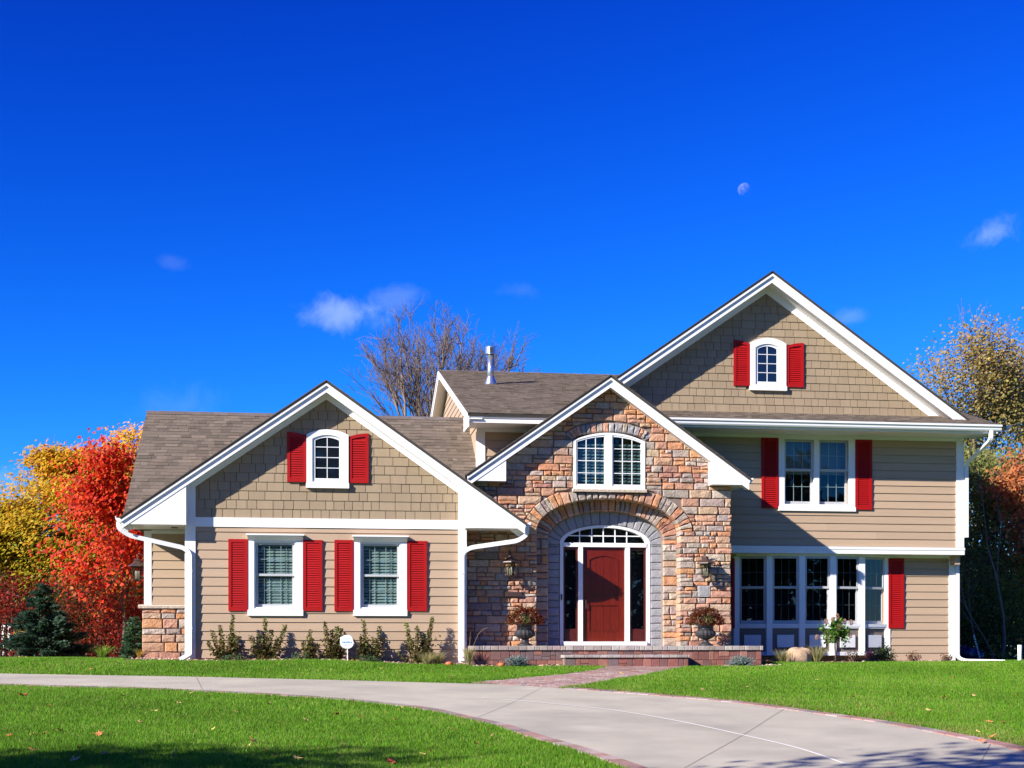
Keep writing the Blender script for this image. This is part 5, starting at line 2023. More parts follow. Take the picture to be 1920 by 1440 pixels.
def bare_tree(label, x, y, fork, top, rx, seed, limbs=10, lean=0.):
    """leafless crown: limbs arch out of a low fork towards a dome, then three orders of finer wood"""
    rg = np.random.default_rng(seed)
    T = tree_root('bare_tree', label, x, y, group='leafless trees behind the roofs')
    thick, thin = [], []

    def curve(p0, d0, p1, k, wob):
        t = np.linspace(0, 1, k)[:, None]
        m = p0 + d0 * np.linalg.norm(p1 - p0) * .55
        c = p0 * (1 - t) ** 2 + m * 2 * t * (1 - t) + p1 * t ** 2
        c[1:-1] += rg.normal(0, wob, (k - 2, 3))
        return c

    def at_(c, t):
        f = t * (len(c) - 1); i = min(int(f), len(c) - 2)
        d = c[i + 1] - c[i]
        return c[i] + d * (f - i), d / (np.linalg.norm(d) + 1e-9)
    base = np.array((lean, 0, fork))
    for dx in (-.16, .18):
        thick.append((np.array([(dx, 0, -.3), (dx * 1.1, 0, fork * .5), (dx * 1.5 + lean, 0, fork + .3)]), np.array((.19, .16, .12)), 8))
    rz = top - fork
    for i in range(limbs):
        a = 2 * math.pi * (i + rg.uniform(-.3, .3)) / limbs
        e = rg.uniform(.12, 1.0) if i % 3 else rg.uniform(.85, 1.0)
        tgt = base + np.array((math.cos(a) * rx * .72 * math.sqrt(1 - e * e * .75), math.sin(a) * rx * .6 * math.sqrt(1 - e * e * .75), rz * (.30 + .52 * e)))
        st = base + np.array((rg.choice((-.24, .26)), 0, rg.uniform(-1.2, .3)))
        d0 = np.array((math.cos(a) * .35, math.sin(a) * .3, 1.)); d0 /= np.linalg.norm(d0)
        c = curve(st, d0, tgt, 9, .05)
        r0 = rg.uniform(.075, .115)
        thick.append((c, np.linspace(r0, .022, 9), 6))
        for j in range(12):
            t = rg.uniform(.22, 1.0) if j else 1.0
            q, dq = at_(c, t)
            out = q - base - np.array((0, 0, rz * .15)); out /= np.linalg.norm(out) + 1e-9
            d = dq * rg.uniform(.5, 1.1) + out * rg.uniform(.2, .9) + rg.normal(0, .42, 3) + np.array((0, 0, .25)); d /= np.linalg.norm(d)
            L = rz * rg.uniform(.22, .42) * (1.15 - .35 * t)
            p1 = q + d * L + np.array((0, 0, L * rg.uniform(-.05, .22)))
            s2 = curve(q, d * .9 + np.array((0, 0, .2)), p1, 7, .025)
            r2 = .030 * (1.15 - .5 * t)
            (thick if r2 > .027 else thin).append((s2, np.linspace(r2, .008, 7), 4))
            for k in range(10):
                t3 = rg.uniform(.15, 1.0) if k else 1.0
                q3, d3 = at_(s2, t3)
                d = d3 + rg.normal(0, .5, 3) + np.array((0, 0, .15)); d /= np.linalg.norm(d)
                L3 = L * rg.uniform(.22, .5)
                s3 = curve(q3, d, q3 + d * L3 + rg.normal(0, .05 * L3, 3) + np.array((0, 0, L3 * .10)), 5, .012)
                thin.append((s3, np.linspace(.0095, .005, 5), 3))
                for m in range(3):
                    q4, d4 = at_(s3, rg.uniform(.25, 1.0))
                    d = d4 + rg.normal(0, .5, 3) + np.array((0, 0, .1)); d /= np.linalg.norm(d)
                    thin.append((np.array([q4, q4 + d * L3 * .25 + rg.normal(0, .01, 3), q4 + d * L3 * .5]), np.array((.0056, .005, .004)), 3))
    tubes_mesh('trunk', thick, BARKP, T)
    tubes_mesh('twigs', thin, TWIG, T)
    return T


TWIG = mat('twig', (.155, .118, .098), .9, .2, 3)
bare_tree('large leafless tree rising behind the roof left of the vent pipe', xw(806, 46), 46, 6.2, 10.75, 2.5, 5, limbs=11)
bare_tree('smaller leafless tree rising behind the roof right of the vent pipe', xw(902, 49), 49, 6.8, 10.6, 2.3, 23, limbs=9)


def leafy(name, label, x, y, h, trunk_r, clear, pal, n, size, crown, seed, lev=4, cat='tree', group=None, clump=.30, up=.3, flat=1., jitter=.2, aspect=.65, barkm=None, first=None,
          lean=0., taper=0., spread=.75, shrink=.66, kids=(3, 4), inner=0.):
    """tree with a real skeleton and leaves gathered round its twigs; crown = (rx, ry, z0, z1) clips the leaf cloud"""
    rg = np.random.default_rng(seed)
    T = tree_root(name, label, x, y, cat, group)
    lines, tips = [], []
    L0 = (h - clear) * .55 + clear if first is None else first
    grow(rg, (0, 0, -.15), (rg.normal(0, .03), rg.normal(0, .03), 1.), L0, trunk_r, lev, lines, tips, spread=spread, up=.15, kids=kids, shrink=shrink, wig=.07, minr=.006)
    # side limbs straight from the trunk
    tr = lines[0][0]
    for k in range(7):
        t = rg.uniform(clear / max(L0, .1), 1.0)
        q = tr[0] + (tr[-1] - tr[0]) * t
        a = rg.uniform(0, 6.28)
        grow(rg, q, (math.cos(a), math.sin(a), rg.uniform(.3, .9)), crown[0] * rg.uniform(.5, .8), trunk_r * .4, 2, lines, tips, spread=.8, up=.15, kids=(3, 4), shrink=.6, wig=.1, minr=.005)
    fit_skeleton(lines, h, crown[0] * .92, lean)
    tubes_mesh('trunk', lines, barkm or BARK, T)
    P = np.concatenate([t[rg.integers(0, len(t), 3)] for t in tips])
    # fill the envelope with further clump centres so that no hole is left by chance
    rx, ry, z0, z1 = crown
    m = max(30, len(P) // 3)
    E = rg.normal(size=(m, 3)); E /= np.linalg.norm(E, axis=1, keepdims=True); E *= rg.uniform(.3, 1, (m, 1)) ** (1 / 2.2)
    E = E * np.array((rx, ry, (z1 - z0) / 2)) + np.array((0, 0, (z0 + z1) / 2))
    E[:, 0] += lean * E[:, 2] / h
    P = np.concatenate([P, E])
    E = None
    e = ((P[:, 0] - lean * P[:, 2] / h) / rx) ** 2 + (P[:, 1] / ry) ** 2 + ((P[:, 2] - (z0 + z1) / 2) / ((z1 - z0) / 2)) ** 2
    if taper:                               # crown narrows to the top
        lim = rx * np.clip(1.12 - (P[:, 2] - (z0 + (z1 - z0) * .32)) / ((z1 - z0) * .72), .10, 1.0) ** taper
        e = np.where(np.hypot(P[:, 0] - lean * P[:, 2] / h, P[:, 1]) < lim * rg.uniform(.8, 1.15, len(P)), e, 9)
    P = P[e < 1.15]
    w = rg.uniform(.2, 1.6, len(P)); w /= w.sum()
    ci = rg.choice(len(P), n, p=w)
    C = P[ci] + rg.normal(0, clump, (n, 3)) * np.array((1, 1, .75 * flat))
    cl = rg.normal(1, .11, len(P)).clip(.6, 1.4)
    if callable(pal):
        cols = pal(C, rg, ci)
    else:
        cols = pick_cols(pal, n, rg, jitter)
    cols = cols * cl[ci][:, None]
    leaf_object('crown', C, rg.uniform(size * .7, size * 1.3, n), cols.clip(.002, .95), rg, T, up=up, aspect=aspect, normal=np.array(SUN_DIR) * 1.9)   # leaves turn to the light
    return T


# ---- red maple and golden locust left of the house
def red_pal(C, rg, ci):
    base = pick_cols([(.62, .045, .012), (.55, .03, .012), (.70, .075, .015), (.48, .022, .012), (.68, .12, .02)], len(C), rg, .14)
    low = C[:, 2] < 1.9
    o = pick_cols([(.40, .10, .02), (.34, .03, .012), (.42, .16, .03)], len(C), rg, .2)
    k = low & (rg.uniform(size=len(C)) < .5)
    return np.where(k[:, None], o, base)


leafy('red_maple', 'young maple with bright red leaves beside the left end of the house', xw(229, 34.6), 34.6, 5.0, .055, 1.2, red_pal, 10500, .105,
      (1.65, 1.3, .9, 5.3), 4, lean=-.45, taper=.75, lev=4, clump=.22, up=.1, aspect=.85, first=3.0, spread=.6, shrink=.5)


def gold_pal(C, rg, ci):
    t = ((C[:, 2] - 2.0) / 5.0 + rg.normal(0, .22, len(C))).clip(0, 1)[:, None]
    lo = pick_cols([(.30, .30, .02), (.48, .37, .025), (.20, .22, .02)], len(C), rg, .15)
    hi = pick_cols([(.74, .36, .02), (.78, .30, .015), (.72, .43, .03), (.62, .40, .03)], len(C), rg, .12)
    return lo * (1 - t) + hi * t


leafy('locust_tree', 'spreading tree with golden yellow leaves behind the red maple', xw(165, 44), 44, 6.4, .16, 1.5, gold_pal, 95000, .15,
      (2.75, 2.8, .6, 6.3), 9, lev=5, clump=.26, up=.7, flat=.45, aspect=.5, spread=.95)
leafy('locust_tree', 'tall golden tree showing just left of the roof edge', xw(258, 47), 47, 7.4, .16, 2.0, gold_pal, 30000, .14,
      (1.9, 2.2, 2.0, 7.4), 19, lev=5, clump=.28, up=.6, flat=.5, aspect=.5)


leafy('locust_tree', 'lower golden tree at the left edge of the photograph', xw(15, 45), 45, 4.7, .12, 1.0, gold_pal, 45000, .15,
      (2.9, 2.4, .2, 4.7), 29, lev=4, clump=.28, up=.6, flat=.5, aspect=.5)


def bush(name, label, x, y, rx, ry, h, pal, n, size, seed, cat='shrub', group=None, clumps=60, clump=.16, stems=9, lift=.15, up=.3, aspect=.6):
    rg = np.random.default_rng(seed)
    T = tree_root(name, label, x, y, cat, group)
    d = rg.normal(size=(clumps, 3)); d[:, 2] = np.abs(d[:, 2]); d /= np.linalg.norm(d, axis=1, keepdims=True)
    P = d * (rg.uniform(.35, 1.0, (clumps, 1)) ** .5) * np.array((rx, ry, h - lift)) + np.array((0, 0, lift))
    lines = []
    for k in range(stems):
        t = P[rg.integers(0, clumps)]
        q = np.array([(0, 0, -.1), t * .4 + rg.normal(0, .04, 3), t * .75 + rg.normal(0, .04, 3), t])
        q[0, :2] = rg.normal(0, rx * .12, 2)
        lines.append((q, np.linspace(.022, .006, 4), 5))
    tubes_mesh('stems', lines, BARK, T)
    ci = rg.integers(0, clumps, n)
    C = P[ci] + rg.normal(0, clump, (n, 3))
    C[:, 2] = np.maximum(C[:, 2], .02)
    cols = pick_cols(pal, n, rg, .2) * rg.normal(1, .18, clumps).clip(.5, 1.5)[ci][:, None]
    leaf_object('foliage', C, rg.uniform(size * .7, size * 1.3, n), cols.clip(.002, .9), rg, T, up=up, aspect=aspect)
    return T


RUST = [(.30, .035, .015), (.22, .03, .015), (.36, .06, .02), (.16, .04, .02), (.12, .07, .02)]
bush('burning_bush', 'dark red bush at the left edge behind the lawn', xw(18, 37), 37, 1.5, 1.0, 2.1, [(.30, .02, .015), (.38, .04, .02), (.22, .02, .02)], 5000, .08, 31, group='red bushes left of the house', clumps=80)
bush('burning_bush', 'rust red bush between the spruce and the maple trunk', xw(170, 36.5), 36.5, 1.3, 1.0, 1.9, RUST, 6000, .07, 32, group='red bushes left of the house', clumps=90)
bush('burning_bush', 'deep red bush tucked behind the stone corner of the house', xw(250, 36), 36, 1.2, 1.0, 1.8, [(.34, .03, .015), (.26, .02, .015), (.20, .03, .02)], 5000, .07, 33, group='red bushes left of the house', clumps=80)
bush('green_bush', 'olive green bush below the yellow tree', xw(190, 39), 39, 1.9, 1.0, 2.6, [(.07, .09, .02), (.10, .11, .02), (.05, .07, .02)], 7000, .09, 34, clumps=90)
bush('green_bush', 'dark low hedge bush behind the spruce', xw(70, 40), 40, 2.4, 1.0, 2.3, [(.05, .07, .02), (.09, .05, .02), (.20, .05, .02)], 7000, .09, 35, clumps=90)


def conifer(name, label, x, y, rx, h, pal, n, size, seed, cat='conifer', power=1.0, group=None, top=.0):
    rg = np.random.default_rng(seed)
    T = tree_root(name, label, x, y, cat, group)
    lines = [(np.array([(0, 0, -.1), (0, 0, h * .5), (0, 0, h * .97)]), np.array((.045, .03, .008)), 6)]
    C, D = [], []
    nb = int(30 + h * 26)
    for k in range(nb):
        t = (k + .5) / nb
        z = h * (.02 + .96 * t)
        rr = rx * (1 - t) ** power * rg.uniform(.72, 1.12) + .03
        a = k * 2.399 + rg.normal(0, .25)
        tip = np.array((math.cos(a) * rr, math.sin(a) * rr, z + rr * rg.uniform(-.12, .35)))
        base = np.array((0, 0, z))
        lines.append((np.array([base, (base + tip) / 2 + (0, 0, -.02), tip]), np.array((.012, .008, .004)), 3))
        m = max(6, int(n / nb * (.35 + 1.5 * (1 - t))))
        s = rg.uniform(.25, 1.05, m) ** .7
        side = rg.normal(0, .16 * rr + .02, (m, 3)) * np.array((1, 1, .5))
        c = base + (tip - base) * s[:, None] + side * (1.1 - s * .6)[:, None]
        C.append(c)
        dirv = np.tile(tip - base, (m, 1)) + rg.normal(0, .25 * rr + .02, (m, 3)); D.append(dirv)
    tubes_mesh('trunk', lines, BARK, T)
    C = np.concatenate(C); D = np.concatenate(D)
    D /= np.linalg.norm(D, axis=1, keepdims=True) + 1e-9
    m = len(C)
    side = np.cross(D, rg.normal(size=(m, 3))); side /= np.linalg.norm(side, axis=1, keepdims=True) + 1e-9
    L = rg.uniform(size * .7, size * 1.3, m)[:, None]
    V = np.stack([C - D * L * .4, C + side * L * .16, C + D * L * .6, C - side * L * .16], 1).reshape(-1, 3)
    np_mesh('needles', V, np.arange(m * 4).reshape(-1, 4), LEAF, pick_cols(pal, m, rg, .22), T)
    return T


SPR = [(.035, .075, .045), (.05, .10, .055), (.03, .06, .035), (.07, .12, .07)]
conifer('spruce', 'bushy dark green spruce at the left edge of the lawn', xw(78, 33.2), 33.2, .74, 1.70, SPR, 9000, .12, 41, power=.75)
conifer('spruce', 'low dark spruce growing against the bushy spruce', xw(108, 33.8), 33.8, .75, 1.1, SPR, 5000, .12, 42, power=.7)
conifer('juniper', 'small upright juniper beside the stone corner of the house', xw(252, 31.6), 31.6, .27, .92, [(.05, .11, .05), (.07, .15, .06), (.04, .09, .04)], 2600, .09, 43, power=.55)

# ---- woods at the right
OLIVE = [(.17, .155, .035), (.22, .18, .045), (.12, .12, .03), (.26, .19, .06), (.10, .11, .03)]
OLIVB = [(.11, .11, .035), (.24, .17, .06), (.16, .14, .04), (.09, .10, .03)]
GREENW = [(.19, .23, .05), (.24, .27, .06), (.14, .18, .045), (.30, .30, .08)]


def fade_pal(C, rg, ci):
    t = ((C[:, 2] - 3.5) / 6.0 + rg.normal(0, .18, len(C))).clip(0, 1)[:, None]
    return pick_cols(GREENW, len(C), rg, .2) * (1 - t) + pick_cols([(.38, .25, .09), (.34, .24, .06), (.40, .29, .11), (.27, .22, .05)], len(C), rg, .18) * t


leafy('woodland_tree', 'tall thinning olive tree right of the big gable', xw(1838, 42), 42, 10.9, .13, 2.5, fade_pal, 23000, .10, (2.3, 2.2, 1.2, 10.2), 51, lev=5, group='woodland trees at right', clump=.42, spread=.8, barkm=BARKP)
leafy('woodland_tree', 'thin brownish tree at the right edge of the photograph', xw(1925, 45), 45, 10.9, .13, 2.5, fade_pal, 18000, .10, (2.3, 2.2, 1.2, 10.4), 52, lev=5, group='woodland trees at right', clump=.38, barkm=BARKP)
leafy('woodland_tree', 'dense green tree just past the right corner of the house', xw(1842, 39), 39, 6.4, .12, 1.0, GREENW, 15000, .10, (2.0, 1.8, .8, 6.2), 53, lev=5, group='woodland trees at right', clump=.32)
leafy('woodland_tree', 'dark green tree low at the right edge', xw(1925, 40.5), 40.5, 6.5, .12, 1.0, GREENW, 16000, .10, (2.2, 1.8, .7, 6.0), 54, lev=5, group='woodland trees at right', clump=.34)
leafy('oak_tree', 'oak with hanging copper orange leaves at the right edge', xw(1962, 36.5), 36.5, 6.4, .09, 1.2, [(.52, .20, .07), (.45, .15, .05), (.58, .26, .10), (.38, .14, .05)], 5200, .12, (1.35, 1.2, 1.9, 6.3), 55, lev=4, clump=.24, up=-.1)
conifer('pine_tree', 'tip of a dark pine peeping over the right roof slope', xw(1697, 49), 49, 1.5, 10.3, [(.06, .08, .03), (.08, .10, .03), (.045, .06, .025)], 7000, .2, 56, power=.8, cat='pine')
conifer('pine_tree', 'second pine tip low behind the right roof slope', xw(1728, 50), 50, 1.4, 9.6, [(.08, .09, .03), (.10, .10, .03), (.06, .07, .025)], 6000, .2, 57, power=.8, cat='pine')
for k, (u, y, rx, h, pal, lab) in enumerate([(1822, 37.5, 1.5, 2.6, GREENW, 'dark leafy thicket beside the right corner of the house'),
                                            (1890, 37.0, 1.4, 2.4, GREENW, 'dark leafy thicket under the copper oak'),
                                            (1850, 40.5, 2.3, 3.6, [(.05, .06, .02), (.08, .09, .025), (.10, .08, .03)], 'tall shadowy thicket behind the right lawn')]):
    bush('thicket', lab, xw(u, y), y, rx, 1.0, h, pal, 6500, .085, 60 + k, group='thickets at right', clumps=110, clump=.2, stems=22)
rg = np.random.default_rng(77)
for k, (u, y, lean, h, lab) in enumerate([(1878, 35.6, .10, 3.2, 'curved bare young trunk before the dark thicket'), (1840, 35.9, -.35, 2.2, 'leaning dead sapling by the rubbish bags'), (1868, 35.2, -.5, 1.9, 'bare grey sapling leaning left under the oak')]):
    T = tree_root('sapling', lab, xw(u, y), y, cat='sapling', group='bare saplings at right')
    lines, tips = [], []
    grow(rg, (0, 0, -.1), (lean, 0, 1), h, .05 if k == 0 else .03, 3, lines, tips, spread=.7, up=.2, kids=(2, 3), shrink=.5, wig=.1)
    tubes_mesh('trunk', lines, BARKP, T)
# trees standing off to the street side; their crowns shade the near lawn
for (x, y, h, lab, sd) in ((-11.6, 7.0, 8.0, 'street tree left of the near lawn', 71), (-4.3, 5.7, 9.5, 'street tree beside the near driveway', 72), (-15.8, 5.6, 9.0, 'street tree far left by the road', 73)):
    leafy('street_tree', lab, x, y, h, .14, 3.2, [(.12, .16, .03), (.20, .18, .03)], 5000, .16, (2.0, 2.0, 4.2, h - 1.0), sd, lev=4, group='street trees outside the picture', clump=.4)


def far_woods(name, x0, x1, y, h, n, seed, label):
    rg = np.random.default_rng(seed)
    x = rg.uniform(x0, x1, n)
    prof = h * (.72 + .18 * np.sin(x * .21 + seed) + .12 * np.sin(x * .53) + .06 * np.sin(x * 1.7))
    z = prof * rg.uniform(0, 1, n) ** .7
    C = np.stack([x, y + rg.normal(0, 2.2, n), z], 1)
    o = leaf_object(name, C, rg.uniform(.6, 1.3, n), pick_cols([(.10, .11, .03), (.16, .11, .04), (.07, .08, .025), (.20, .13, .04)], n, rg, .2), rg, None, up=.2, aspect=.8)
    o['kind'] = 'stuff'
    tag(o, label, 'woods')


far_woods('far_woods', -75, 75, 82, 7.5, 12000, 1, 'distant mass of autumn woods behind the house')
far_woods('far_woods', -90, 90, -48, 20, 45000, 2, 'unseen woods behind the viewer, shaped to darken the window reflections')  # unseen woods, made tall and dense to block low sky light and darken reflections

# ================================================================== planting beds
def pebbles():
    rg = np.random.default_rng(5)
    n = 1500
    pts = []
    zones = [((-2.6, 28.62), (3.0, 29.02), 620), ((3.05, 28.02), (4.8, 28.27), 60), ((9.2, 30.2), (14.6, 31.2), 420), ((-3.7, 29.5), (-2.7, 30.0), 150), ((-6.5, 33.0), (-3.7, 34.5), 90), ((8.2, 27.9), (9.4, 28.25), 50)]
    ico = np.array([(0, 0, 1), (.89, 0, .45), (.28, .85, .45), (-.72, .53, .45), (-.72, -.53, .45), (.28, -.85, .45), (.72, .53, -.45), (-.28, .85, -.45), (-.89, 0, -.45), (-.28, -.85, -.45), (.72, -.53, -.45), (0, 0, -1)])
    icf = np.array([(0, 1, 2), (0, 2, 3), (0, 3, 4), (0, 4, 5), (0, 5, 1), (1, 6, 2), (2, 7, 3), (3, 8, 4), (4, 9, 5), (5, 10, 1), (6, 7, 2), (7, 8, 3), (8, 9, 4), (9, 10, 5), (10, 6, 1), (11, 7, 6), (11, 8, 7), (11, 9, 8), (11, 10, 9), (11, 6, 10)])
    V, Fc, Cc = [], [], []
    pal = np.array([(.45, .30, .24), (.50, .38, .32), (.34, .25, .21), (.55, .44, .38), (.26, .18, .15), (.48, .24, .17)])
    k = 0
    for (a, b, m) in zones:
        for i in range(m):
            x, y = rg.uniform(a[0], b[0]), rg.uniform(a[1], b[1])
            s = rg.uniform(.016, .042)
            v = ico * (s * rg.uniform(.8, 1.3, 3) * np.array((1.2, 1.1, .7))) + rg.normal(0, s * .08, (12, 3))
            V.append(v + (x, y, tz(x, y) + s * .4)); Fc.append(icf + 12 * k); Cc.append(np.tile(pal[rg.integers(0, 6)] * rg.uniform(.8, 1.2), (20, 1))); k += 1
    o = np_mesh('river_rock_mulch', np.concatenate(V), np.concatenate(Fc), PEBBLE, np.concatenate(Cc), kind='stuff', smooth=True)
    tag(o, 'small pinkish river rocks mulching the beds along the house', 'gravel')


BEDS = [[(-3.9, 28.55), (3.0, 28.52), (3.02, 27.98), (6.3, 27.98), (6.3, 29.6), (-3.9, 30.4)],
        [(8.55, 27.98), (9.45, 27.98), (9.45, 30.1), (14.75, 30.1), (14.75, 31.6), (8.5, 31.6)],
        [(-7.5, 32.6), (-3.6, 29.4), (-3.6, 38), (-9, 38)]]
for bd in BEDS:
    mb = MB()
    xs = [p[0] for p in bd]; ys = [p[1] for p in bd]
    step = .25
    nx = int((max(xs) - min(xs)) / step) + 1; ny = int((max(ys) - min(ys)) / step) + 1
    for i in range(nx):
        for j in range(ny):
            x, y = min(xs) + i * step, min(ys) + j * step
            if in_poly(np.array([x + step / 2]), np.array([y + step / 2]), bd)[0]:
                mb.add([(a, b, tz(a, b) + .008) for a, b in ((x, y), (x + step, y), (x + step, y + step), (x, y + step))], [(0, 1, 2, 3)])
    o = mb.build('planting_bed', SOIL); o['kind'] = 'structure'
pebbles()


rg = np.random.default_rng(301)
lx, ly = [], []
for (a, b, n) in (((-3.7, 28.5), (3.0, 29.0), 170), ((3.1, 27.9), (6.2, 28.25), 50), ((9.4, 30.15), (14.7, 31.2), 120), ((-7, 32.8), (-3.7, 34.4), 120)):
    lx.append(rg.uniform(a[0], b[0], n)); ly.append(rg.uniform(a[1], b[1], n))
lx, ly = np.concatenate(lx), np.concatenate(ly)
lit = leaf_object('leaf_litter', np.stack([lx, ly, terrain(lx, ly) + .04], 1), rg.uniform(.04, .08, len(lx)), pick_cols([(.42, .22, .08), (.34, .15, .06), (.50, .34, .14), (.26, .14, .07)], len(lx), rg, .2), rg, None, up=1.2, aspect=.8, kind='stuff')
tag(lit, 'scattered dry brown leaves lying in the planting beds', 'leaf litter')


def viburnum(label, x, y, stems, seed, group='leafy shrubs below the garage windows'):
    """stiff upright shoots set with paired, cupped leaves"""
    rg = np.random.default_rng(seed)
    T = tree_root('viburnum', label, x, y, 'shrub', group)
    lines, C, S, Nn = [], [], [], []
    for (dx, h) in stems:
        top = np.array((dx + rg.normal(0, .03), rg.normal(0, .05), h))
        b0 = np.array((dx * .25, rg.normal(0, .03), -.05))
        mid = (b0 + top) / 2 + np.array((dx * .18, 0, .02))
        tt = np.linspace(0, 1, 9)[:, None]
        pts = b0 * (1 - tt) ** 2 + mid * 2 * tt * (1 - tt) + top * tt ** 2 + rg.normal(0, .006, (9, 3))
        lines.append((pts, np.linspace(.009, .003, 9), 5))
        k = int(h / .016)
        for i in range(k):
            t = .10 + .90 * (i + rg.uniform(0, .6)) / k
            q = pts[0] + 0
            f = t * 8; i0 = int(min(7, f)); q = pts[i0] + (pts[i0 + 1] - pts[i0]) * (f - i0)
            for sg in (0, math.pi):
                a = (i % 2) * math.pi / 2 + sg + rg.normal(0, .35)
                r = rg.uniform(.018, .05) * (1.2 - .4 * t)
                C.append(q + np.array((math.cos(a) * r, math.sin(a) * r, .010)))
                S.append(rg.uniform(.064, .10) * (1.15 - .35 * t))
                Nn.append((math.cos(a) * -.6, math.sin(a) * -.6, 1.4))
        for i in range(int(h * 95)):   # short side shoots low down
            t = rg.uniform(.05, .6); f = t * 8; i0 = int(min(7, f)); q = pts[i0]
            v = rg.normal(0, .085, 3)
            C.append(q + v); S.append(rg.uniform(.05, .085)); Nn.append((0, 0, 1))
    tubes_mesh('stems', lines, BARK, T)
    n = len(C)
    C = np.array(C); C[:, 2] = np.maximum(C[:, 2], .02)
    zt = C[:, 2] / C[:, 2].max()
    cols = pick_cols([(.13, .12, .035), (.10, .10, .03), (.16, .16, .04), (.17, .10, .04), (.08, .075, .025)], n, rg, .22)
    grn = pick_cols([(.22, .26, .06), (.18, .22, .05)], n, rg, .15)
    cols = np.where((rg.uniform(size=n) < (zt - .35))[:, None], grn, cols)
    leaf_object('leaves', C, np.array(S), cols, rg, T, up=.2, aspect=.62, curl=.3, normal=np.array(Nn) * .9)
    return T


def tallest(u, v, Y):
    return zw(u, v, Y) - tz(xw(u, Y), Y)


vy = 28.78
for k, (u, sts, lab) in enumerate([
        (424, [(-.33, .42), (-.22, .62), (-.12, .72), (.10, .92), (.18, .60), (.28, .50)], 'bushy shrub with tall middle shoot nearest the left downspout'),
        (497, [(-.26, .50), (-.1, .55), (.02, .86), (.12, .62), (.24, .48), (.38, .72)], 'spreading shrub below the left shutter pair'),
        (578, [(-.12, .40), (-.03, .62), (.06, .45), (.1, .30)], 'slim shrub midway between the two lower windows'),
        (622, [(-.16, .77), (-.02, .62), (.08, .70), (.16, .66), (.26, .55)], 'shrub directly behind the round yard sign'),
        (690, [(-.2, .40), (-.12, .52), (-.02, .86), (.1, .50), (.26, .74), (.3, .50)], 'shrub with two tall shoots below the right window'),
        (786, [(-.42, .26), (-.2, .86), (-.05, .78), (.1, .64), (.26, .98), (.2, .66)], 'tall open shrub beside the right lower shutter')]):
    viburnum(lab, xw(u, vy), vy, sts, 100 + k)


def grass_clump(name, label, x, y, h, spread, n, pal, seed, group=None, w=.007, cat='grass clump', droop=.5):
    rg = np.random.default_rng(seed)
    T = tree_root(name, label, x, y, cat, group)
    a = rg.uniform(0, 6.28, n); L = h * rg.uniform(.6, 1.1, n); s = spread * rg.uniform(.1, 1.0, n)
    b = np.stack([np.cos(a), np.sin(a), np.zeros(n)], 1)
    side = np.stack([-np.sin(a + rg.normal(0, .8, n)), np.cos(a), np.zeros(n)], 1)
    o = b * (rg.uniform(0, .06, n) * spread * 3)[:, None]
    V, k = [], 5
    for i in range(k):
        t = i / (k - 1)
        c = o + b * (s * t ** 1.6)[:, None] + np.array((0, 0, 1)) * (L * (t - droop * .35 * t ** 3))[:, None]
        ww = w * (1 - .85 * t)
        V += [c + side * ww / 2, c - side * ww / 2]
    V = np.stack(V, 1)                    # n, 2k, 3
    base = (np.arange(n) * 2 * k)[:, None]
    Fc = np.concatenate([base + np.array([[2 * i, 2 * i + 1, 2 * i + 3, 2 * i + 2]]) for i in range(k - 1)], 0)
    cols = np.tile(pick_cols(pal, n, rg, .15), (k - 1, 1))
    np_mesh('blades', V.reshape(-1, 3), Fc, LEAF, cols, T)
    return T


STRAW = [(.42, .36, .16), (.34, .34, .13), (.48, .40, .20), (.24, .28, .09), (.55, .46, .26)]
GO = 'variegated ornamental grasses'
for k, (u, y, h, sp, lab) in enumerate([(800, 28.45, .30, .30, 'low pale grass clump at the foot of the tall open shrub'), (822, 28.55, .34, .26, 'pale grass clump next to the right downspout'),
                                       (879, 28.15, .46, .16, 'upright feathery grass in front of the right downspout'), (1466, 29.6, .36, .34, 'pale grass clump left of the boulder'),
                                       (1531, 29.8, .48, .38, 'pale grass clump right of the boulder')]):
    grass_clump('ornamental_grass', lab, xw(u, y), y, h, sp, 330, STRAW, 130 + k, GO, w=.009)
grass_clump('daylily', 'bright green arching daylily by the maple trunk', xw(192, 32.6), 32.6, .36, .33, 140, [(.20, .34, .04), (.26, .38, .05), (.14, .26, .03)], 140, None, w=.02, cat='plant')
grass_clump('daylily', 'yellowed daylily leaves at the stone corner', xw(262, 30.0), 30.0, .26, .18, 50, [(.55, .34, .05), (.48, .28, .04), (.42, .34, .06)], 141, None, w=.016, cat='plant')
grass_clump('daylily', 'tuft of rough green grass by the white drain pipe', xw(1880, 33.0), 33.0, .30, .32, 120, [(.16, .22, .04), (.24, .26, .06), (.12, .16, .03)], 142, None, w=.01, cat='plant')
# seed stalks of the feathery grass
T = thing('grass_stalks', 'two tall bent seed stalks over the stoop end', 'grass', (xw(884, 28.15), 28.15, tz(4, 28.15)))
m_ = MB()
m_.tube([(0, 0, 0), (.03, 0, .4), (.14, 0, .66), (.26, 0, .76), (.33, 0, .78)], [.003, .003, .003, .005, .002], 5)
m_.tube([(-.03, 0, 0), (-.04, 0, .4), (-.02, 0, .7)], [.003, .004, .002], 5)
m_.build('stalks', mat('straw', (.30, .20, .09), .8), T)
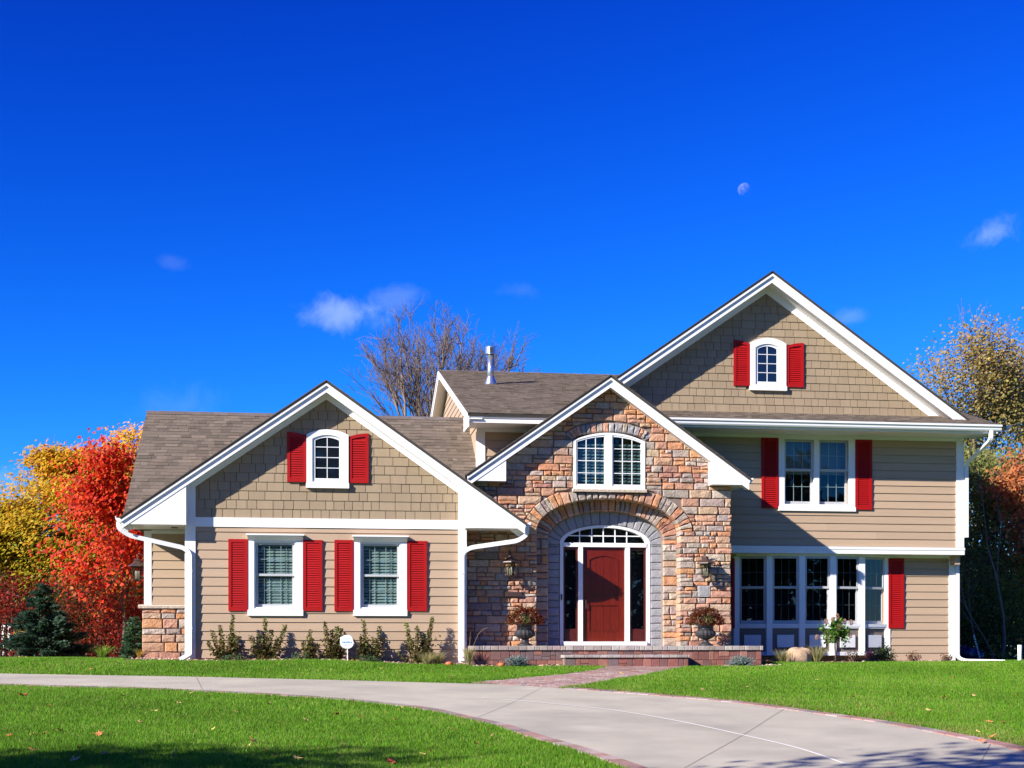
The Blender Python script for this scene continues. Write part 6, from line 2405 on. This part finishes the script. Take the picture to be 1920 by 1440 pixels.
# low blue spruces
for k, (u, lab) in enumerate(((967, 'dwarf blue spruce before the left part of the stoop'), (1393, 'dwarf blue spruce before the right end of the stoop'))):
    y = 28.02
    rg = np.random.default_rng(150 + k)
    T = tree_root('dwarf_spruce', lab, xw(u, y), y, 'shrub', 'dwarf blue spruces')
    lines, C, D = [], [], []
    for i in range(90):
        a = rg.uniform(0, 6.28); e = rg.uniform(.05, 1.4)
        d = np.array((math.cos(a) * math.cos(e), math.sin(a) * math.cos(e), math.sin(e)))
        tip = d * np.array((.30, .26, .20)) * rg.uniform(.7, 1.1) + (0, 0, .03)
        lines.append((np.array([(0, 0, .0), tip * .5 + (0, 0, .01), tip]), np.array((.008, .006, .003)), 3))
        m = 45
        s = rg.uniform(.35, 1.05, m)[:, None]
        C.append(tip * s + rg.normal(0, .012, (m, 3))); D.append(np.tile(d, (m, 1)) + rg.normal(0, .6, (m, 3)))
    tubes_mesh('branches', lines, BARK, T)
    C = np.concatenate(C); D = np.concatenate(D); D /= np.linalg.norm(D, axis=1, keepdims=True)
    sd = np.cross(D, rg.normal(size=D.shape)); sd /= np.linalg.norm(sd, axis=1, keepdims=True)
    L = .032
    V = np.stack([C - D * L * .4, C + sd * .0045, C + D * L * .6, C - sd * .0045], 1).reshape(-1, 3)
    np_mesh('needles', V, np.arange(len(V)).reshape(-1, 4), LEAF, pick_cols([(.20, .30, .28), (.28, .38, .36), (.13, .21, .19), (.34, .44, .42)], len(C), rg, .15), T)


def boulder():
    rg = np.random.default_rng(9)
    x, y = xw(1497, 29.9), 29.9
    V, Fc = [], []
    n, m = 22, 12
    for i in range(m + 1):
        ph = math.pi * i / m
        for j in range(n):
            a = 2 * math.pi * j / n
            d = np.array((math.sin(ph) * math.cos(a), math.sin(ph) * math.sin(a), math.cos(ph)))
            s = 1 + .13 * math.sin(3.1 * d[0] + 1) * math.cos(2.7 * d[2]) + .09 * math.sin(5 * d[1] + 4 * d[0]) + .02 * rg.normal()
            d = np.sign(d) * np.abs(d) ** .8
            V.append(d * s * np.array((.30, .22, .27)))
    for i in range(m):
        for j in range(n):
            Fc.append((i * n + j, i * n + (j + 1) % n, (i + 1) * n + (j + 1) % n, (i + 1) * n + j))
    o = np_mesh('boulder', np.array(V), np.array(Fc), ROCK, smooth=True)
    o.location = (x, y, tz(x, y) + .10)
    tag(o, 'tan granite boulder between two grass clumps before the bow window', 'boulder')


boulder()


def hydrangea():
    rg = np.random.default_rng(12)
    x, y = xw(1566, 29.9), 29.9
    T = tree_root('hydrangea', 'little standard hydrangea with pinkish flower heads before the bow window', x, y, 'shrub')
    lines = [(np.array([(0, 0, -.05), (.01, 0, .2), (-.005, 0, .38), (0, 0, .52)]), np.array((.022, .019, .018, .02)), 7)]
    P = []
    for k in range(34):
        a = rg.uniform(0, 6.28); e = rg.uniform(-.25, 1.4)
        d = np.array((math.cos(a) * math.cos(e), math.sin(a) * math.cos(e), math.sin(e))) * np.array((.36, .3, .36)) * rg.uniform(.7, 1.05) + (0, 0, .56)
        lines.append((np.array([(0, 0, .47), d * .5 + (0, 0, .26), d]), np.array((.008, .006, .003)), 4)); P.append(d)
    tubes_mesh('trunk', lines, BARK, T)
    P = np.array(P)
    n = 620
    ci = rg.integers(0, len(P), n)
    C = P[ci] * rg.uniform(.8, 1.0, (n, 1)) + np.array((0, 0, .06)) + rg.normal(0, .045, (n, 3))
    leaf_object('leaves', C, rg.uniform(.06, .105, n), pick_cols([(.11, .24, .03), (.08, .18, .025), (.15, .30, .04), (.06, .13, .02)], n, rg, .15), rg, T, up=.35, aspect=.6, curl=.25)
    heads = [(-.24, -.1, .93), (-.08, -.05, .97), (.05, 0, 1.05), (.2, -.05, .93), (.37, 0, .91), (-.44, -.05, .58), (.02, -.2, .80), (.28, -.18, .62)]
    for h in heads:
        k = 130
        d = rg.normal(size=(k, 3)); d /= np.linalg.norm(d, axis=1, keepdims=True)
        c = np.array(h) + d * np.array((.042, .042, .065)) * rg.uniform(.6, 1.05, (k, 1))
        leaf_object('flower_head', c, .022, pick_cols([(.62, .38, .30), (.55, .28, .24), (.68, .50, .38), (.50, .34, .22)], k, rg, .12), rg, T, aspect=.95)


hydrangea()
bush('boxwood', 'small round dark green shrub at the right end of the bow window', xw(1655, 30.7), 30.7, .25, .22, .36, [(.05, .08, .025), (.07, .11, .03), (.035, .06, .02)], 1600, .04, 160, clumps=40, clump=.06, stems=6, lift=.05)
bush('pink_flower', 'small pink flowering plant beside the dark round shrub', xw(1630, 30.6), 30.6, .13, .12, .34, [(.55, .10, .20), (.16, .10, .04), (.12, .12, .03), (.30, .08, .08)], 260, .04, 161, clumps=16, clump=.045, stems=7, lift=.1)
for k, (u, rx, h, lab) in enumerate([(1600, .22, .28, 'reddish dry perennial left of the pink flowers'), (1713, .16, .22, 'reddish low plant below the right shutter'), (1775, .12, .18, 'reddish low plant at the right house corner')]):
    bush('dry_perennial', lab, xw(u, 30.75), 30.75, rx, .12, h, [(.20, .06, .035), (.13, .06, .03), (.16, .10, .04)], 260, .035, 165 + k, clumps=18, clump=.04, stems=9, lift=.06, group='reddish perennials by the foundation')
for k, (u, y, lab) in enumerate([(436, 28.6, 'low green groundcover tuft under the first shrub'), (688, 28.5, 'low green groundcover tuft right of the yard sign'), (560, 28.62, 'low green groundcover tuft between the shrubs')]):
    bush('groundcover', lab, xw(u, y), y, .30, .10, .13, [(.10, .17, .07), (.14, .20, .09), (.07, .12, .05)], 420, .03, 175 + k, clumps=22, clump=.03, stems=5, lift=.02, group='groundcover tufts')
# orange pumpkins half hidden in the beds
for k, (u, y, lab) in enumerate([(842, 28.35, 'small orange gourd near the right downspout'), (940, 27.98, 'small orange gourd left of the dwarf blue spruce'), (1441, 29.7, 'small orange gourd behind the right end of the stoop')]):
    x = xw(u, y)
    g = thing('gourd', lab, 'gourd', (x, y, tz(x, y)), 0, 'small orange gourds')
    MB().lathe([(.01, .0), (.05, .005), (.075, .035), (.07, .07), (.03, .09), (.006, .085)], n=20, flute=.05).build('body', mat('gourd_orange', (.58, .14, .05), .5) if k == 0 else MATS['gourd_orange'], g, smooth=True)
    MB().tube([(0, 0, .08), (.01, 0, .11)], .008, 6).build('stem', BARK, g)


# ================================================================== yard sign, drain post, bags
def yard_sign():
    y = 28.42
    x = xw(650, y)
    S = thing('yard_sign', 'small white shield-shaped yard sign with blue lettering before the shrubs', 'sign', (x, y, tz(x, y)))
    zc = zw(650, 1203, y) - tz(x, y)
    pts = [(-.135, .085), (-.10, .10), (-.05, .125), (0, .137), (.05, .132), (.09, .11), (.105, .075), (.118, .045), (.138, -.02), (.13, -.07), (.095, -.115), (.04, -.14), (-.03, -.137), (-.09, -.11), (-.125, -.07), (-.135, 0), (-.128, .04)]
    MB().prism([(a, zc + b) for a, b in pts], -.008, .004).build('board', SIGNW, S)
    MB().tube([(.02, .01, -.1), (.015, .008, zc - .05)], .009, 6).build('stake', TRIMW, S)
    rs = random.Random(4)
    # rows of small print, too fine to read in the photograph
    for name, hgt, half, zz, m in (('print_top', .016, .075, .058, SIGNG), ('print_middle', .012, .03, .034, SIGNG), ('print_name', .034, .085, -.012, SIGNB), ('print_foot', .012, .08, -.058, SIGNG), ('print_base', .012, .06, -.082, SIGNG)):
        mb = MB()
        x_ = -half
        while x_ < half:
            w_ = rs.uniform(.35, .75) * hgt
            mb.box(x_, x_ + w_, -.0095, -.0079, zc + zz - hgt / 2, zc + zz + hgt / 2 * rs.uniform(.6, 1))
            x_ += w_ + hgt * rs.uniform(.15, .5)
        mb.build(name, m, S)


yard_sign()
x, y = xw(1912, 31.5), 31.5
P = thing('white_post', 'white plastic standpipe at the right edge of the lawn', 'post', (x, y, tz(x, y)))
MB().lathe([(.05, -.05), (.05, .40), (.046, .405), (.040, .40), (.038, .2)], n=18).build('pipe', TRIMW, P, smooth=True)
MB().lathe([(.13, .0), (.13, .012), (.05, .02)], n=18).build('collar', TRIMW, P)
for k, (u, s, lab) in enumerate([(1811, .20, 'shiny blue-black rubbish bag behind the house corner'), (1829, .16, 'smaller dark rubbish bag by the thicket')]):
    y = 34.4
    x = xw(u, y)
    rg = np.random.default_rng(190 + k)
    V, Fc = [], []
    n, m = 18, 10
    for i in range(m + 1):
        ph = math.pi * i / m
        for j in range(n):
            a = 2 * math.pi * j / n
            q = 1 + .08 * math.sin(a * 5 + ph * 3) + .05 * rg.normal()
            V.append((math.sin(ph) * math.cos(a) * s * 1.3 * q, math.sin(ph) * math.sin(a) * s * q, (math.cos(ph) + .8) * s * q))
    for i in range(m):
        for j in range(n):
            Fc.append((i * n + j, i * n + (j + 1) % n, (i + 1) * n + (j + 1) % n, (i + 1) * n + j))
    o = np_mesh('rubbish_bag', np.array(V), np.array(Fc), BLUEBAG)
    o.location = (x, y, tz(x, y)); tag(o, lab, 'bag', 'rubbish bags')
y = 34.2
x = xw(1832, y)
S = thing('marker_stake', 'striped white stake leaning by the rubbish bags', 'stake', (x, y, tz(x, y)))
a, b = Vector((.10, 0, -.02)), Vector((-.09, 0, .66))
MB().beam(a, b, .035, .02, up=(0, 1, 0)).build('stake', TRIMW, S)
for k in range(9):
    c = a + (b - a) * (.12 + .095 * k); d = a + (b - a) * (.145 + .095 * k)
    MB().beam(c, d, .037, .022, up=(0, 1, 0)).build('stripe', BLACKM, S)

# a bit of the neighbour's white porch rail at the far left
N_ = thing('porch_rail', 'white balustrade of a neighbouring house at the far left edge', 'railing', (xw(2, 42), 42, 0), world_parts=True)
xa, xb = xw(-90, 42), xw(25, 42)
for z in (.25, .95):
    MB().box(xa, xb, 41.97, 42.03, z, z + .07).build('rail', TRIMW, N_)
x = xa
while x < xb:
    MB().box(x, x + .06, 41.98, 42.02, .0, .96).build('baluster', TRIMW, N_)
    x += .17

# ================================================================== lawn
def lawn():
    rg = np.random.default_rng(3)
    V, Cc = [], []
    bands = [(9.5, 14.5, 5600), (14.5, 18, 4200), (18, 22.5, 2800), (22.5, 26.2, 2300), (26.2, 34.5, 1900)]
    EN = EDGE_NEAR + NEAR[::-1]
    EF = EDGE_FAR + far_cut[::-1]
    for (ya, yb, dens) in bands:
        x0 = yb * math.tan(TH - math.atan(960 / F)) - 2.6
        x1 = yb * math.tan(TH + math.atan(960 / F)) + 2.6
        n = int((yb - ya) * (x1 - x0) * dens)
        x = rg.uniform(x0, x1, n); y = rg.uniform(ya, yb, n)
        k = (x > y * math.tan(TH - math.atan(960 / F)) - 2.2) & (x < y * math.tan(TH + math.atan(960 / F)) + 2.2)
        k &= ~in_poly(x, y, DRIVE) & ~in_poly(x, y, WALK) & ~in_poly(x, y, EN) & ~in_poly(x, y, EF)
        for b in BEDS:
            k &= ~in_poly(x, y, b)
        k &= ~((x > -3.7) & (x < 14.8) & (y > 29.0) & ((y > 31.0) | (x < 9))) & ~((x > 6.2) & (x < 8.7) & (y > 27.95))
        x, y = x[k], y[k]
        n = len(x)
        z = terrain(x, y)
        tuft = .5 + .5 * np.sin(x * 2.1 + 1.3 * np.sin(y * 1.7)) * np.sin(y * 2.6 + np.sin(x * 1.9))
        h = rg.uniform(.028, .062, n) * (.85 + .3 * tuft)
        w = rg.uniform(.003, .0056, n) * (1 + (y - 10) * .055)
        a = rg.uniform(0, 6.283, n); lean = rg.uniform(.1, .75, n) * h
        la = rg.uniform(0, 6.283, n)
        B = np.stack([x, y, z - .004], 1)
        S = np.stack([np.cos(a), np.sin(a), np.zeros(n)], 1) * w[:, None]
        T = B + np.stack([np.cos(la) * lean, np.sin(la) * lean, h], 1)
        V.append(np.stack([B - S, B + S, T], 1))
        big = np.sin(x * .9 + 2 * np.sin(y * .35)) * np.sin(y * .8 + 1.5 * np.sin(x * .5)) + .6 * np.sin(x * 3.7 + y * 2.2) * np.sin(y * 4.1 - x)
        near = np.full(n, 9.)
        if yb < 28:
            ed = np.array(EDGE_FAR[::3])
            m_ = x > ed[:, 0].min() - 1
            near[m_] = np.sqrt(((x[m_, None] - ed[None, :, 0]) ** 2 + (y[m_, None] - ed[None, :, 1]) ** 2).min(1))
        dry = (rg.uniform(size=n) < (.06 + .16 * np.clip(big - .1, 0, 1) + .34 * np.exp(-(near / .35) ** 2) + .12 * np.exp(-(near / 1.6) ** 2) * (big > .1)))
        g = pick_cols([(.155, .345, .020), (.125, .30, .016), (.19, .385, .025), (.105, .25, .014)], n, rg, .10) * (1 + .16 * big)[:, None]
        s = pick_cols([(.32, .30, .09), (.24, .26, .06), (.38, .30, .12)], n, rg, .15)
        # worn, paler fringe along the far edge of the drive
        Cc.append(np.where(dry[:, None], s, g))
    V = np.concatenate(V).reshape(-1, 3); Cc = np.concatenate(Cc)
    o = np_mesh('lawn_grass', V, np.arange(len(V)).reshape(-1, 3), GRASS, Cc.clip(.002, .8), kind='stuff')
    tag(o, 'short mown green grass of the front lawn', 'grass')
    print('blades', len(Cc))


lawn()


# ---- fallen leaves on the lawn
def leaf_mesh(col, size, seed):
    rg = random.Random(seed)
    pts = []
    tips = [(0, 1), (38, .82), (75, .95), (120, .55), (180, .25), (240, .55), (285, .95), (322, .82)]
    for i, (a, r) in enumerate(tips):
        pts.append((a, r * size)); a2 = tips[(i + 1) % len(tips)][0] + (360 if i == len(tips) - 1 else 0)
        pts.append(((a + a2) / 2, size * .42))
    V = [(0, 0, .012)] + [(r * math.sin(R(a)), r * math.cos(R(a)), .004 + rg.uniform(0, .5) * size * (r / size) ** 2) for a, r in pts]
    n = len(pts)
    mb = MB().add(V, [(0, 1 + i, 1 + (i + 1) % n) for i in range(n)])
    me = bpy.data.meshes.new('fallen_leaf'); me.from_pydata(mb.v, [], mb.f); me.materials.append(col)
    return me


DRY = [mat('dry_leaf_tan', (.52, .33, .14), .7, .2, 30), mat('dry_leaf_orange', (.50, .19, .06), .7, .2, 30), mat('dry_leaf_red', (.42, .08, .03), .7, .2, 30), mat('dry_leaf_yellow', (.60, .45, .12), .7, .2, 30)]
LM = [[leaf_mesh(m, s, k) for k, s in enumerate((.075, .055, .045))] for m in DRY]
near_leaves = [(40, 1309, 2, 0), (50, 1309, 2, 1), (230, 1311, 3, 2), (290, 1340, 3, 1), (112, 1377, 0, 0), (188, 1384, 1, 0), (63, 1385, 3, 1), (82, 1384, 1, 2), (20, 1386, 2, 1), (148, 1411, 1, 1), (196, 1422, 1, 0),
               (142, 1434, 0, 0), (476, 1399, 1, 0), (466, 1408, 3, 2), (496, 1415, 1, 1), (516, 1426, 1, 1), (554, 1430, 3, 0), (633, 1346, 2, 1), (678, 1350, 1, 2), (750, 1336, 3, 0), (743, 1357, 2, 2),
               (735, 1437, 2, 0), (794, 1423, 3, 2), (809, 1419, 1, 1), (891, 1402, 1, 2), (920, 1390, 0, 2), (503, 1326, 0, 2), (574, 1357, 0, 2), (336, 1324, 0, 2), (444, 1342, 3, 2), (360, 1305, 0, 2), (90, 1330, 2, 2),
               (60, 1415, 1, 1), (330, 1420, 1, 2), (640, 1405, 0, 2), (850, 1375, 1, 2), (400, 1375, 3, 2), (260, 1360, 0, 2)]
far_leaves = [(1290, 1287, 3, 1), (1318, 1299, 0, 1), (1398, 1294, 0, 1), (1672, 1293, 1, 1), (1670, 1346, 1, 0), (1770, 1314, 1, 0), (1858, 1361, 1, 0), (1882, 1361, 1, 1), (1858, 1390, 1, 0), (1840, 1396, 1, 1), (1832, 1379, 3, 2),
              (1908, 1308, 3, 1), (1530, 1280, 3, 2), (1600, 1312, 0, 2), (1740, 1338, 0, 2), (1450, 1300, 0, 2), (1790, 1275, 1, 2), (1870, 1285, 3, 2), (1825, 1310, 0, 2), (1535, 1338, 1, 2), (1165, 1268, 3, 1)]
mid_leaves = [(560, 1283 - 23, 3, 2), (170, 1259, 1, 2), (714, 1259, 3, 2), (846, 1272, 0, 2), (930, 1265, 3, 2)]
rl = random.Random(8)
used_labels = {}
CN = ['tan', 'orange', 'red', 'yellow']
SN = ['large curled', 'small', 'tiny']
for lst, where, grp in ((near_leaves, 'near lawn below the driveway', 'fallen leaves on the near lawn'), (far_leaves, 'lawn right of the brick walk', 'fallen leaves on the right lawn'),
                        (mid_leaves, 'grass strip before the garage wing', 'fallen leaves on the middle lawn')):
    lo, hi = min(q[0] for q in lst), max(q[0] for q in lst)
    for (u, v, c, s) in lst:
        x, y = ground_pt(u, v)
        o = bpy.data.objects.new('fallen_leaf', LM[c][s]); COL.objects.link(o)
        o.location = (x, y, tz(x, y) + .045)
        o.rotation_euler = (rl.uniform(-.5, .5), rl.uniform(-.5, .5), rl.uniform(0, 6.28))
        side = ('left end', 'left part', 'middle', 'right part', 'right end')[min(4, int((u - lo) / (hi - lo + 1) * 5))]
        lab = SN[s] + ' ' + CN[c] + ' leaf on ' + side + ' of ' + where
        used_labels.setdefault(lab, []).append((u, o))
        tag(o, lab, 'leaf', grp)
for lab, lst in used_labels.items():
    if len(lst) > 1:
        lst.sort(key=lambda q: q[0])
        for (u, o), w_ in zip(lst, ('leftmost ', 'second ', 'third ', 'fourth ')):
            o['label'] = w_ + lab

# ================================================================== the moon
md = pixel_dir(1396, 356)
bpy.ops.mesh.primitive_uv_sphere_add(segments=48, ring_count=24, radius=1)
mo = bpy.context.object
mo.name = 'moon'
dist = 9000.0
rad = 12.0 / F * dist * 1.0
me = mo.data
import bmesh
bm = bmesh.new(); bm.from_mesh(me)
bmesh.ops.scale(bm, vec=(rad, rad, rad), verts=bm.verts)
# only the near side can ever be seen from the ground
bmesh.ops.delete(bm, geom=[v for v in bm.verts if v.co.dot(md) > rad * .15], context='VERTS')
for f in bm.faces:
    f.smooth = True
bm.to_mesh(me); bm.free()
mo.location = cam.location + md * dist
me.materials.append(moon_mat())
tag(mo, 'pale daytime half moon high in the blue sky', 'moon')
